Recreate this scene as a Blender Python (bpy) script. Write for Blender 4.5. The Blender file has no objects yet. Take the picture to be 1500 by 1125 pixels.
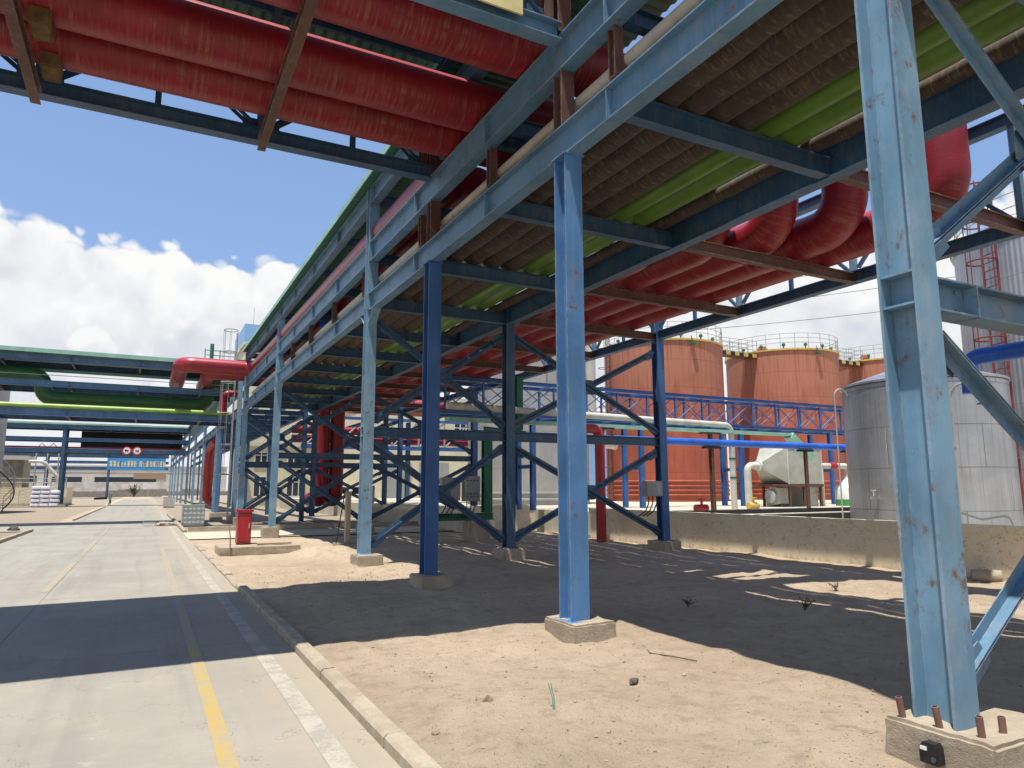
import bpy, bmesh, math, random
from mathutils import Vector, Matrix, noise as mnoise
random.seed(7)
S = bpy.context.scene
COL = S.collection
PI = math.pi
rad = math.radians

# ------------------------------------------------------------------ node helpers
class NT:
    def __init__(s, tree):
        s.t = tree; s.n = tree.nodes; s.l = tree.links
    def node(s, typ, **kw):
        n = s.n.new(typ)
        for k, v in kw.items():
            if k.startswith('i_'):
                key = k[2:]
                key = int(key) if key.isdigit() else key.replace('_', ' ')
                s.put(n.inputs[key], v)
            else:
                setattr(n, k, v)
        return n
    def put(s, sock, v):
        if isinstance(v, bpy.types.NodeSocket):
            s.l.new(v, sock)
        elif isinstance(v, (tuple, list)):
            if sock.type == 'RGBA' and len(v) == 3: v = (*v, 1)
            sock.default_value = v
        else:
            sock.default_value = v
    def math(s, op, a, b=0.0, c=0.0, clamp=False):
        n = s.n.new('ShaderNodeMath'); n.operation = op; n.use_clamp = clamp
        s.put(n.inputs[0], a); s.put(n.inputs[1], b); s.put(n.inputs[2], c)
        return n.outputs[0]
    def mix(s, f, a, b, blend='MIX'):
        n = s.n.new('ShaderNodeMix'); n.data_type = 'RGBA'; n.blend_type = blend
        n.clamp_factor = True
        s.put(n.inputs[0], f); s.put(n.inputs[6], a); s.put(n.inputs[7], b)
        return n.outputs[2]
    def ramp(s, f, lo, hi, a=0.0, b=1.0):
        n = s.n.new('ShaderNodeMapRange'); n.interpolation_type = 'SMOOTHSTEP'
        s.put(n.inputs[0], f); s.put(n.inputs[1], lo); s.put(n.inputs[2], hi)
        s.put(n.inputs[3], a); s.put(n.inputs[4], b)
        return n.outputs[0]
    def scale(s, vec, sc):
        n = s.n.new('ShaderNodeVectorMath'); n.operation = 'MULTIPLY'
        s.put(n.inputs[0], vec); s.put(n.inputs[1], sc)
        return n.outputs[0]
    def noise(s, vec, scale, detail=5, rough=.55, dist=0.0, out=0):
        n = s.n.new('ShaderNodeTexNoise'); n.noise_dimensions = '3D'
        s.put(n.inputs['Vector'], vec); s.put(n.inputs['Scale'], scale)
        s.put(n.inputs['Detail'], detail); s.put(n.inputs['Roughness'], rough)
        s.put(n.inputs['Distortion'], dist)
        return n.outputs[out]
    def sep(s, v):
        n = s.n.new('ShaderNodeSeparateXYZ'); s.put(n.inputs[0], v); return n.outputs
    def comb(s, x, y, z):
        n = s.n.new('ShaderNodeCombineXYZ')
        s.put(n.inputs[0], x); s.put(n.inputs[1], y); s.put(n.inputs[2], z); return n.outputs[0]
    def bump(s, h, strength=.3, dist=.02):
        n = s.n.new('ShaderNodeBump')
        s.put(n.inputs['Height'], h); n.inputs['Strength'].default_value = strength
        n.inputs['Distance'].default_value = dist
        return n.outputs[0]

def newmat(name):
    m = bpy.data.materials.new(name); m.use_nodes = True
    t = NT(m.node_tree)
    b = m.node_tree.nodes['Principled BSDF']
    pos = t.node('ShaderNodeNewGeometry').outputs['Position']
    return m, t, b, pos

def fin(t, b, col, rough=.6, metal=0.0, normal=None, spec=None):
    t.put(b.inputs['Base Color'], col); t.put(b.inputs['Roughness'], rough)
    t.put(b.inputs['Metallic'], metal)
    if normal is not None: t.put(b.inputs['Normal'], normal)
    if spec is not None: t.put(b.inputs['Specular IOR Level'], spec)

M = {}
def steel(name, base, dust=.25, rust=.5, rough=.5, dustcol=(.26, .22, .17), fade=.25, edge=False):
    m, t, b, pos = newmat(name)
    big = t.noise(pos, 1.1, 6, .6)
    fine = t.noise(pos, 26, 4, .6)
    st = t.noise(t.scale(pos, (17, 17, .9)), 1.0, 4, .6)
    pale = tuple(min(1, c * .6 + .17) for c in base)
    dark = tuple(c * .72 for c in base)
    c = t.mix(t.ramp(big, .35, .68), dark, base)
    c = t.mix(t.math('MULTIPLY', t.ramp(st, .48, .75), fade), c, pale)
    grey = sum(base) / 3
    mott = t.noise(t.scale(pos, (1, 1, .6)), 2.6, 7, .68)
    c = t.mix(t.math('MULTIPLY', t.ramp(mott, .48, .66), min(.6, fade * 1.5)), c, tuple(q * .55 + grey * .42 + .03 for q in base))
    c = t.mix(t.math('MULTIPLY', t.ramp(t.noise(t.scale(pos, (5, 5, 1.3)), 1.3, 6, .65), .5, .8), dust), c, dustcol)
    c = t.mix(t.math('MULTIPLY', t.ramp(fine, .6, .75), .14), c, tuple(min(1, x * 1.4 + .06) for x in base))
    rn = t.noise(pos, 4.6, 9, .68)
    rn2 = t.noise(t.scale(pos, (30, 30, 12)), 1.0, 4, .6)
    mask = t.math('MULTIPLY', t.ramp(rn, .655 - .055 * rust, .69), t.ramp(rn2, .38, .52))
    rc = t.mix(fine, (.10, .045, .02), (.24, .13, .06))
    c = t.mix(t.math('MULTIPLY', mask, min(1, rust * 1.6)), c, rc)
    if edge:
        bv = t.node('ShaderNodeBevel', samples=4); bv.inputs['Radius'].default_value = .012
        vm = t.node('ShaderNodeVectorMath', operation='DOT_PRODUCT'); t.put(vm.inputs[0], bv.outputs[0]); t.put(vm.inputs[1], t.node('ShaderNodeNewGeometry').outputs['Normal'])
        ew = t.ramp(vm.outputs['Value'], .985, .90)
        ew = t.math('MULTIPLY', ew, t.ramp(t.noise(pos, 6.0, 8, .7), .42, .56))
        c = t.mix(t.math('MULTIPLY', ew, .8), c, t.mix(t.ramp(t.noise(pos, 11, 4), .45, .6), (.42, .40, .35), (.20, .11, .06)))
    h = t.math('ADD', t.math('MULTIPLY', fine, .25), t.math('MULTIPLY', t.noise(pos, 3.2, 3), .8))
    fin(t, b, c, t.math('ADD', t.math('MULTIPLY', st, .25), rough - .12), 0, t.bump(h, .16, .015), .4)
    M[name] = m
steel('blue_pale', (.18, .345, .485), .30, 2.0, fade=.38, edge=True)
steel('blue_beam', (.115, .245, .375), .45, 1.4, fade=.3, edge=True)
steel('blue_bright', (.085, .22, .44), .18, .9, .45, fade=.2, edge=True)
steel('blue_deep_shaded', (.036, .115, .30), .10, .25, .45, fade=.10)
steel('blue_mid', (.07, .17, .31), .3, .6, fade=.3)
steel('blue_navy_shaded', (.035, .10, .19), .35, .5)  # rack blue darkened, so shade on the inner beams sits in the colour
steel('blue_truss', (.045, .14, .38), .06, .1, .45, fade=.1)
steel('brown_steel', (.125, .052, .036), .40, .9, .6, fade=.12, edge=True)
steel('green_steel', (.02, .17, .09), .1, .1, .5, fade=.15)
steel('teal_fascia', (.29, .56, .43), .12, .1, .55, fade=.2)
steel('galv', (.42, .43, .42), .2, .3, .45, fade=.2)
steel('stub', (.24, .12, .095), .4, .6, .7, fade=.2)
steel('rust_red', (.20, .035, .03), .2, .5, .6, fade=.15)
steel('grey_box', (.30, .31, .31), .15, .05, .45, fade=.15)
steel('pipe_blue', (.02, .13, .60), .05, .0, .4, fade=.08)
steel('pipe_white', (.62, .60, .52), .12, .05, .5, dustcol=(.35, .28, .18), fade=.1)
steel('pipe_cream', (.50, .44, .36), .4, .9, .5, dustcol=(.22, .13, .07), fade=.1)
steel('safety_red', (.42, .02, .03), .12, .1, .4, fade=.18)
steel('yellow_paint', (.68, .46, .10), .25, .3, .5, fade=.1)
steel('yellow_board', (.80, .68, .30), .1, .1, .5, fade=.1)
steel('black_plastic', (.015, .016, .018), .12, .0, .4, fade=.05)
steel('beige_frp', (.47, .47, .40), .12, .05, .45, dustcol=(.36, .30, .2), fade=.12)
steel('frp_white', (.72, .74, .72), .06, .0, .35, fade=.05)
steel('frp_green', (.05, .30, .07), .06, .0, .4, fade=.05)

def pipemat(name, base, streak, top, rough=.4, amount=.75, freq=26, lowonly=True, bump=.12, vs=1.6):
    """u of the UV runs along the pipe, v around it (both in metres)"""
    m, t, b, pos = newmat(name)
    uv = t.node('ShaderNodeUVMap').outputs[0]
    nz = t.sep(t.node('ShaderNodeNewGeometry').outputs['Normal'])[2]
    s1 = t.noise(t.scale(uv, (freq, vs, 1)), 1.0, 5, .65)
    s2 = t.noise(t.scale(uv, (2.2, 7.0, 1)), 1.0, 5, .6)
    s3 = t.noise(t.scale(uv, (freq * .45, .9, 1)), 1.0, 3, .5)
    blot = t.noise(pos, 1.7, 6, .6)
    c = t.mix(t.ramp(blot, .35, .7), tuple(x * .75 for x in base), base)
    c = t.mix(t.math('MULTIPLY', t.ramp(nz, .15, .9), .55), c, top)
    mk = t.math('MULTIPLY', t.ramp(s1, .45, .72), t.ramp(s2, .3, .62))
    mk = t.math('MULTIPLY', mk, t.ramp(s3, .3, .55))
    if lowonly:
        mk = t.math('MULTIPLY', mk, t.ramp(nz, .25, -.75))
    c = t.mix(t.math('MULTIPLY', mk, amount), c, streak)
    h = t.math('ADD', t.math('MULTIPLY', s1, .6), t.math('MULTIPLY', t.noise(t.scale(uv, (1.1, 1.1, 1)), 1, 3), 1.2))
    fin(t, b, c, t.math('ADD', rough, t.math('MULTIPLY', mk, .3)), 0, t.bump(h, bump, .02), .45)
    M[name] = m
pipemat('pipe_red', (.28, .009, .019), (.33, .15, .10), (.50, .09, .13), .46, 1.0)
pipemat('pipe_red_clean', (.27, .012, .022), (.30, .09, .06), (.47, .075, .11), .33, .4, 9, bump=.05)
pipemat('pipe_green', (.115, .235, .03), (.13, .12, .04), (.20, .33, .08), .42, .7, 20)
pipemat('pipe_lime', (.26, .42, .08), (.2, .2, .06), (.42, .58, .20), .42, .4, 9)
pipemat('pipe_dkgreen', (.035, .13, .035), (.10, .14, .03), (.05, .17, .06), .4, .4, 9)
pipemat('insulation', (.070, .052, .040), (.25, .18, .115), (.12, .09, .07), .85, .9, 22, lowonly=False, bump=.5, vs=5.0)

def tankmat(name, base, top, streak, seams=1.5, metal=0.0, rough=.7, dent=.0, corr=0.0, stk=.6, panel=0):
    m, t, b, pos = newmat(name)
    oc = t.node('ShaderNodeTexCoord').outputs['Object']
    x, y, z = t.sep(oc)
    th = t.math('ARCTAN2', y, x)
    cyl = t.comb(t.math('MULTIPLY', th, 4.0), 0.0, z)
    s1 = t.noise(t.scale(cyl, (9, 1, .22)), 1.0, 6, .65)
    s2 = t.noise(t.scale(cyl, (34, 1, .35)), 1.0, 4, .6)
    bl = t.noise(oc, .9, 7, .62)
    c = t.mix(t.ramp(bl, .35, .68), tuple(q * .8 for q in base), base)
    c = t.mix(t.ramp(t.math('ADD', z, t.math('MULTIPLY', bl, 5.0)), 6.5, 12.5), c, top)
    c = t.mix(t.math('MULTIPLY', t.ramp(s1, .5, .72), stk), c, streak)
    c = t.mix(t.math('MULTIPLY', t.ramp(s2, .5, .75), stk * .6), c, tuple(q * .6 for q in streak))
    fr = t.math('FRACT', t.math('DIVIDE', z, seams))
    line = t.math('LESS_THAN', fr, .014 / seams * 1.6)
    if panel:
        row = t.math('FLOOR', t.math('DIVIDE', z, seams))
        fx = t.math('FRACT', t.math('ADD', t.math('MULTIPLY', th, panel), t.math('MULTIPLY', row, .37)))
        line = t.math('MAXIMUM', line, t.math('LESS_THAN', fx, .012))
    c = t.mix(t.math('MULTIPLY', line, .75), c, tuple(q * .35 for q in base))
    h = t.math('MULTIPLY', line, -1.0)
    if dent: h = t.math('ADD', h, t.math('MULTIPLY', t.noise(oc, 1.3, 3, .5), dent))
    if corr:
        w = t.math('SINE', t.math('MULTIPLY', th, corr))
        h = t.math('ADD', h, t.math('MULTIPLY', w, .8))
        c = t.mix(t.math('MULTIPLY', t.ramp(w, .4, 1), .25), c, tuple(q * .5 for q in base))
    fin(t, b, c, t.math('ADD', rough, t.math('MULTIPLY', t.math('SUBTRACT', bl, .5), .3)), metal, t.bump(h, .5, .03), .4)
    M[name] = m
tankmat('tank_orange', (.40, .10, .055), (.41, .165, .10), (.24, .045, .028), 1.9, stk=1.0)
tankmat('tank_concrete', (.37, .365, .35), (.36, .355, .335), (.27, .25, .22), 2.0, rough=.85, stk=.7, panel=.62)
tankmat('tank_silver', (.44, .45, .47), (.50, .51, .53), (.22, .22, .23), 1.15, .75, .36, 2.2, stk=.7, panel=.9)
tankmat('tank_silver_ribbed', (.42, .445, .48), (.42, .44, .47), (.22, .21, .20), 2.4, .6, .45, .3, corr=150, stk=.6)
tankmat('tank_grey', (.33, .33, .33), (.36, .36, .36), (.27, .27, .26), 2.2, .2, .55, .3, stk=.3)

def concrete(name, base, stain, sc=1.0, bumps=.5, low=0, rough=.9):
    m, t, b, pos = newmat(name)
    n1 = t.noise(pos, 1.6 * sc, 8, .65); n2 = t.noise(pos, 14 * sc, 6, .6); n3 = t.noise(pos, 70 * sc, 3, .6)
    c = t.mix(t.ramp(n1, .34, .68), stain, base)
    c = t.mix(t.math('MULTIPLY', t.ramp(n2, .5, .75), .35), c, tuple(q * .55 for q in base))
    c = t.mix(t.math('MULTIPLY', t.ramp(n3, .55, .8), .3), c, tuple(min(1, q * 1.3) for q in base))
    z = t.sep(pos)[2]
    drip = t.noise(t.scale(pos, (7, 7, .7)), 1.0, 5, .65)
    if low:   # splash stains rising from the foot of a wall
        lm = t.ramp(t.math('ADD', z, t.math('MULTIPLY', drip, -low * 1.6)), 0.05 - low * .5, -low)
        c = t.mix(t.math('MULTIPLY', lm, .75), c, tuple(q * .42 for q in stain))
        crack = t.math('ABSOLUTE', t.math('SUBTRACT', t.noise(t.scale(pos, (1, .9, 1.6)), 1.4, 5, .6), .5))
        c = t.mix(t.math('MULTIPLY', t.math('LESS_THAN', crack, .004), .5), c, (.10, .08, .05))
    c = t.mix(t.math('MULTIPLY', t.ramp(drip, .55, .8), .3), c, stain)
    h = t.math('ADD', n2, t.math('MULTIPLY', n3, .5))
    fin(t, b, c, rough, 0, t.bump(h, bumps, .02), .25)
    M[name] = m
concrete('concrete', (.42, .36, .275), (.32, .265, .195), 1.6, .7)
concrete('concrete_kerb', (.43, .375, .29), (.33, .27, .20), 2.0, .7)
concrete('cream_wall', (.80, .70, .52), (.72, .63, .45), .5, .1, .30)
concrete('cream_facade', (.66, .60, .43), (.58, .52, .37), .3, .1)
concrete('white_wall', (.66, .64, .60), (.45, .41, .36), .35, .2)
concrete('dirty_stone', (.30, .27, .23), (.2, .18, .15), 1.2, .7)
concrete('yard', (.52, .48, .38), (.44, .40, .31), .5, .2)
concrete('pale_facade', (.60, .57, .50), (.52, .49, .43), .1, .1)
concrete('wood_shoe', (.24, .15, .06), (.12, .08, .04), 3, .5)

def simple(name, col, rough=.6, metal=0.0, var=.15, sc=3.0):
    m, t, b, pos = newmat(name)
    n = t.noise(pos, sc, 5, .6)
    c = t.mix(n, tuple(q * (1 - var) for q in col), tuple(min(1, q * (1 + var)) for q in col))
    fin(t, b, c, rough, metal)
    M[name] = m
simple('glass_dark', (.03, .04, .05), .15)
simple('window_frame', (.7, .7, .68), .5)
simple('blue_band', (.22, .40, .66), .7)
simple('black', (.012, .012, .012), .6)
simple('dark_mesh', (.010, .008, .007), .8)
simple('shutter', (.30, .30, .29), .5)
simple('sign_white', (.8, .8, .8), .5)
simple('sign_red', (.6, .03, .04), .5)
simple('banner_blue', (.03, .25, .55), .5, 0, .5, .35)
simple('banner_yellow', (.85, .66, .26), .5)
simple('ibc', (.48, .53, .50), .35, 0, .2, 2.0)
simple('ibc_white', (.62, .62, .58), .4, 0, .1, 2.0)
simple('wood', (.30, .22, .14), .8, 0, .3, 6)
simple('chrome', (.75, .75, .76), .25, 1.0, .1)
simple('bag_white', (.72, .72, .74), .6)
simple('bag_blue', (.10, .14, .40), .6)
simple('twig', (.06, .05, .03), .9)
simple('leaf', (.07, .11, .04), .7, 0, .4, 8)
simple('wire_green', (.08, .28, .24), .5)
simple('skin', (.35, .2, .13), .6)
simple('jacket', (.26, .28, .31), .8)
simple('trousers', (.05, .055, .07), .8)
simple('helmet', (.75, .73, .65), .4)
simple('hose', (.72, .70, .60), .5)
simple('brick', (.24, .18, .13), .9, 0, .3, 30)
simple('pebble', (.31, .245, .175), .95, 0, .75, 23)
simple('dark_stone', (.09, .08, .07), .9, 0, .3, 30)

# roof sheet: pale green above, darker green below
m, t, b, pos = newmat('roof_green')
nz = t.sep(t.node('ShaderNodeNewGeometry').outputs['Normal'])[2]
n = t.noise(pos, 2.0, 6, .6)
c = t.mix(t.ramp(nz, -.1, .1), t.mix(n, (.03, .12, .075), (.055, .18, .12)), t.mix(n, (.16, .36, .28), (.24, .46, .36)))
fin(t, b, c, .5); M['roof_green'] = m

# ground sand
m, t, b, pos = newmat('sand')
n1 = t.noise(pos, .45, 7, .6); n2 = t.noise(pos, 5, 7, .65); n3 = t.noise(pos, 60, 5, .7); n4 = t.noise(pos, 240, 2, .6)
c = t.mix(t.ramp(n1, .32, .68), (.445, .348, .25), (.575, .465, .34))
c = t.mix(t.math('MULTIPLY', t.ramp(n2, .5, .75), .45), c, (.62, .505, .375))
c = t.mix(t.math('MULTIPLY', t.ramp(n2, .5, .3), .7), c, (.36, .28, .20))
n7 = t.noise(pos, .9, 6, .65, .6)
c = t.mix(t.math('MULTIPLY', t.ramp(n7, .52, .68), .55), c, (.36, .285, .205))
c = t.mix(t.math('MULTIPLY', t.ramp(n3, .56, .70), .62), c, (.29, .22, .15))
c = t.mix(t.math('MULTIPLY', t.ramp(t.noise(pos, 130, 4, .7), .56, .7), .5), c, (.26, .2, .145))
n6 = t.noise(t.scale(pos, (1, 2.2, 1)), 1.1, 8, .7)
c = t.mix(t.math('MULTIPLY', t.ramp(n6, .52, .72), .45), c, (.43, .34, .235))
c = t.mix(t.math('MULTIPLY', t.ramp(n4, .58, .72), .45), c, (.74, .63, .48))
vor = t.node('ShaderNodeTexVoronoi', i_Scale=22.0); t.put(vor.inputs['Vector'], pos)
peb = t.math('MULTIPLY', t.ramp(vor.outputs['Distance'], .16, .10), t.ramp(t.noise(pos, 3.1, 3), .5, .6))
c = t.mix(t.math('MULTIPLY', peb, .6), c, (.20, .16, .12))
h = t.math('ADD', t.math('MULTIPLY', n2, 1.6), t.math('ADD', t.math('MULTIPLY', n3, .7), t.math('MULTIPLY', peb, .4)))
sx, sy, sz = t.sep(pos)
lot_rack_shade = t.math('MAXIMUM', t.ramp(sx, -4.0, -4.8), t.math('MULTIPLY', t.ramp(sy, 30, 36), t.ramp(sx, 1.0, 2.2)))  # left lot is grey-brown itself; beyond the path rack shade is painted in
c = t.mix(t.math('MULTIPLY', lot_rack_shade, .8), c, t.mix(n2, (.20, .165, .125), (.36, .31, .245)))
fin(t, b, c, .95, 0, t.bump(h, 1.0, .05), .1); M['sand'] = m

# road concrete
m, t, b, pos = newmat('road')
x, y, z = t.sep(pos)
n1 = t.noise(pos, .5, 7, .62); n2 = t.noise(t.scale(pos, (7, .35, 1)), 1.0, 5, .6)
n3 = t.noise(t.scale(pos, (1.2, 60, 1)), 1.0, 3, .6); n4 = t.noise(pos, 55, 5, .65)
n5 = t.noise(t.scale(pos, (1, .6, 1)), 1.7, 8, .68)
c = t.mix(t.ramp(n1, .33, .68), (.265, .245, .208), (.315, .292, .248))
c = t.mix(t.math('MULTIPLY', t.ramp(n2, .48, .72), .35), c, (.25, .235, .21))
c = t.mix(t.math('MULTIPLY', t.ramp(n3, .5, .75), .16), c, (.43, .41, .37))
c = t.mix(t.math('MULTIPLY', t.ramp(n5, .55, .72), .35), c, (.40, .34, .25))
c = t.mix(t.math('MULTIPLY', t.ramp(n4, .52, .75), .35), c, (.20, .185, .16))
tyre = t.noise(t.scale(pos, (2.6, .09, 1)), 1.0, 4, .55)
c = t.mix(t.math('MULTIPLY', t.ramp(tyre, .5, .68), .38), c, (.205, .19, .165))
spot = t.noise(pos, 3.1, 9, .72)
c = t.mix(t.math('MULTIPLY', t.ramp(spot, .63, .70), .45), c, (.17, .155, .135))
c = t.mix(t.math('MULTIPLY', t.ramp(spot, .40, .30), .4), c, (.46, .41, .33))
dusty = t.math('MULTIPLY', t.ramp(t.math('ADD', x, t.math('MULTIPLY', n5, 1.6)), 1.2, 2.4), .55)
c = t.mix(dusty, c, (.37, .31, .23))
fy = t.math('FRACT', t.math('DIVIDE', t.math('ADD', y, .9), 5.0))
jl = t.math('LESS_THAN', fy, .0028)
jx = t.math('LESS_THAN', t.math('ABSOLUTE', t.math('ADD', x, 1.38)), .008)
j = t.math('MAXIMUM', jl, jx)
c = t.mix(t.math('MULTIPLY', j, .55), c, (.10, .09, .08))
ck = t.math('ABSOLUTE', t.math('SUBTRACT', t.noise(t.scale(pos, (1, .7, 1)), .42, 7, .62), .5))
c = t.mix(t.math('MULTIPLY', t.math('LESS_THAN', ck, .0011), .45), c, (.10, .09, .075))
h = t.math('SUBTRACT', t.math('ADD', t.math('MULTIPLY', n4, .6), t.math('MULTIPLY', n3, .5)), j)
fin(t, b, c, .85, 0, t.bump(h, .3, .01), .25); M['road'] = m

def marking(name, col):
    m, t, b, pos = newmat(name)
    n1 = t.noise(pos, 2.3, 8, .7); n2 = t.noise(pos, 38, 5, .7)
    w = t.math('ADD', t.math('MULTIPLY', n1, .75), t.math('MULTIPLY', n2, .35))
    n3 = t.noise(pos, 9, 8, .75)
    w = t.math('ADD', t.math('MULTIPLY', w, .86), t.math('MULTIPLY', n3, .2))
    k = .055 if 'faint' in name else .012
    c = t.mix(t.ramp(w, .535 - k, .64 - k), col, (.30, .272, .228))
    c = t.mix(t.math('MULTIPLY', t.ramp(n2, .5, .8), .3), c, (.30, .26, .2))
    fin(t, b, c, .8); M[name] = m
marking('mark_white', (.395, .365, .30)); marking('mark_yellow', (.385, .285, .10)); marking('mark_yellow_faint', (.37, .29, .13))

# ------------------------------------------------------------------ mesh builder
class MB:
    def __init__(s): s.v = []; s.f = []; s.uv = []; s.mi = []; s.cur = 0; s.has_uv = False
    def add(s, vs, fs, uvs=None):
        o = len(s.v); s.v += [Vector(p) for p in vs]
        for k, f in enumerate(fs):
            s.f.append([o + i for i in f]); s.mi.append(s.cur)
            if uvs: s.uv.append(uvs[k]); s.has_uv = True
            else: s.uv.append(None)
        return s
    def box(s, a, b):
        (x0, y0, z0), (x1, y1, z1) = a, b
        vs = [(x0,y0,z0),(x1,y0,z0),(x1,y1,z0),(x0,y1,z0),(x0,y0,z1),(x1,y0,z1),(x1,y1,z1),(x0,y1,z1)]
        return s.add(vs, [(0,3,2,1),(4,5,6,7),(0,1,5,4),(1,2,6,5),(2,3,7,6),(3,0,4,7)])
    def prism(s, prof, p0, p1, xd, yd=None):
        """extrude a 2-D outline from p0 to p1; xd, yd give the outline's axes"""
        p0 = Vector(p0); p1 = Vector(p1); ax = (p1 - p0).normalized()
        xd = Vector(xd); xd = (xd - ax * xd.dot(ax)).normalized(); yd = ax.cross(xd)
        n = len(prof)
        vs = [p0 + xd * a + yd * b for a, b in prof] + [p1 + xd * a + yd * b for a, b in prof]
        fs = [(i, (i + 1) % n, n + (i + 1) % n, n + i) for i in range(n)]
        fs += [tuple(range(n - 1, -1, -1)), tuple(range(n, 2 * n))]
        return s.add(vs, fs)
    def hbeam(s, p0, p1, up, h, w, tf=.018, tw=.012):
        """I section: web along 'up', flanges h apart, w wide"""
        a = h / 2; c = w / 2; k = tw / 2; g = a - tf
        prof = [(-a,-c),(-a,c),(-g,c),(-g,k),(g,k),(g,c),(a,c),(a,-c),(g,-c),(g,-k),(-g,-k),(-g,-c)]
        return s.prism(prof, p0, p1, up)
    def angle(s, p0, p1, xd, l=.09, th=.009, flip=1):
        prof = [(0,0),(l,0),(l,th*flip),(th,th*flip),(th,l*flip),(0,l*flip)]
        if flip < 0: prof = prof[::-1]
        return s.prism(prof, p0, p1, xd)
    def tube(s, path, r, seg=16, cap=True, u0=0.0):
        path = [Vector(p) for p in path]
        n = len(path); rr = r if isinstance(r, (list, tuple)) else [r] * n
        tang = []
        for i in range(n):
            a = path[max(0, i - 1)]; b = path[min(n - 1, i + 1)]
            tang.append((b - a).normalized())
        ref = Vector((0, 0, 1)) if abs(tang[0].z) < .9 else Vector((0, 1, 0))
        nx = (ref - tang[0] * ref.dot(tang[0])).normalized()
        vs = []; us = []; u = u0
        for i in range(n):
            nx = (nx - tang[i] * nx.dot(tang[i])).normalized()
            ny = tang[i].cross(nx)
            if i: u += (path[i] - path[i - 1]).length
            us.append(u)
            for k in range(seg):
                a = 2 * PI * k / seg
                vs.append(path[i] + (nx * math.cos(a) + ny * math.sin(a)) * rr[i])
        fs = []; uvs = []
        for i in range(n - 1):
            for k in range(seg):
                k2 = (k + 1) % seg
                fs.append((i * seg + k, i * seg + k2, (i + 1) * seg + k2, (i + 1) * seg + k))
                v0 = 2 * PI * rr[i] * k / seg; v1 = 2 * PI * rr[i] * (k + 1) / seg
                uvs.append(((us[i], v0), (us[i], v1), (us[i + 1], v1), (us[i + 1], v0)))
        if cap:
            fs.append(tuple(range(seg - 1, -1, -1))); uvs.append([(us[0], 0)] * seg)
            fs.append(tuple((n - 1) * seg + k for k in range(seg))); uvs.append([(us[-1], 0)] * seg)
        return s.add(vs, fs, uvs)
    def lathe(s, prof, c, seg=64, cap=True):
        cx, cy, cz = c; vs = []; n = len(prof)
        for r, z in prof:
            for k in range(seg):
                a = 2 * PI * k / seg; vs.append((cx + r * math.cos(a), cy + r * math.sin(a), cz + z))
        fs = []
        for i in range(n - 1):
            for k in range(seg):
                k2 = (k + 1) % seg
                fs.append((i * seg + k, i * seg + k2, (i + 1) * seg + k2, (i + 1) * seg + k))
        if cap:
            fs.append(tuple(range(seg - 1, -1, -1))); fs.append(tuple((n - 1) * seg + k for k in range(seg)))
        return s.add(vs, fs)
    def sheet(s, prof, d, th):
        """corrugated sheet: prof = list of points, d = sweep vector, th = thickness down"""
        n = len(prof); d = Vector(d); P = [Vector(p) for p in prof]; q = Vector((0, 0, -th))
        vs = P + [p + d for p in P] + [p + q for p in P] + [p + d + q for p in P]
        fs = []
        for i in range(n - 1):
            fs.append((i, i + 1, n + i + 1, n + i)); fs.append((2*n + i + 1, 2*n + i, 3*n + i, 3*n + i + 1))
            fs.append((i + 1, i, 2*n + i, 2*n + i + 1)); fs.append((n + i, n + i + 1, 3*n + i + 1, 3*n + i))
        fs.append((0, n, 3*n, 2*n)); fs.append((n - 1, 3*n - 1, 4*n - 1, 2*n - 1))
        return s.add(vs, fs)
    def build(s, name, mat, parent=None, loc=None, smooth=35):
        o0 = Vector(parent.location) if parent is not None else Vector(loc or (0, 0, 0))
        gp = parent.parent if parent is not None else None
        if gp is not None: o0 = o0 + Vector(gp.location)
        me = bpy.data.meshes.new(name)
        me.from_pydata([tuple(v - o0) for v in s.v], [], s.f)
        for m in (mat if isinstance(mat, (list, tuple)) else [mat]): me.materials.append(M[m])
        me.polygons.foreach_set('material_index', s.mi)
        if s.has_uv:
            ul = me.uv_layers.new(name='UVMap'); k = 0
            for f, u in zip(s.f, s.uv):
                for j in range(len(f)):
                    ul.data[k].uv = u[j] if u else (0, 0)
                    k += 1
        me.update()
        # outward normals
        bm = bmesh.new(); bm.from_mesh(me); bmesh.ops.recalc_face_normals(bm, faces=bm.faces); bm.to_mesh(me); bm.free()
        if smooth:
            me.shade_smooth()
            try: me.set_sharp_from_angle(angle=rad(smooth))
            except Exception: pass
        ob = bpy.data.objects.new(name, me); COL.objects.link(ob)
        if parent is not None: ob.parent = parent
        else: ob.location = o0
        return ob

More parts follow.
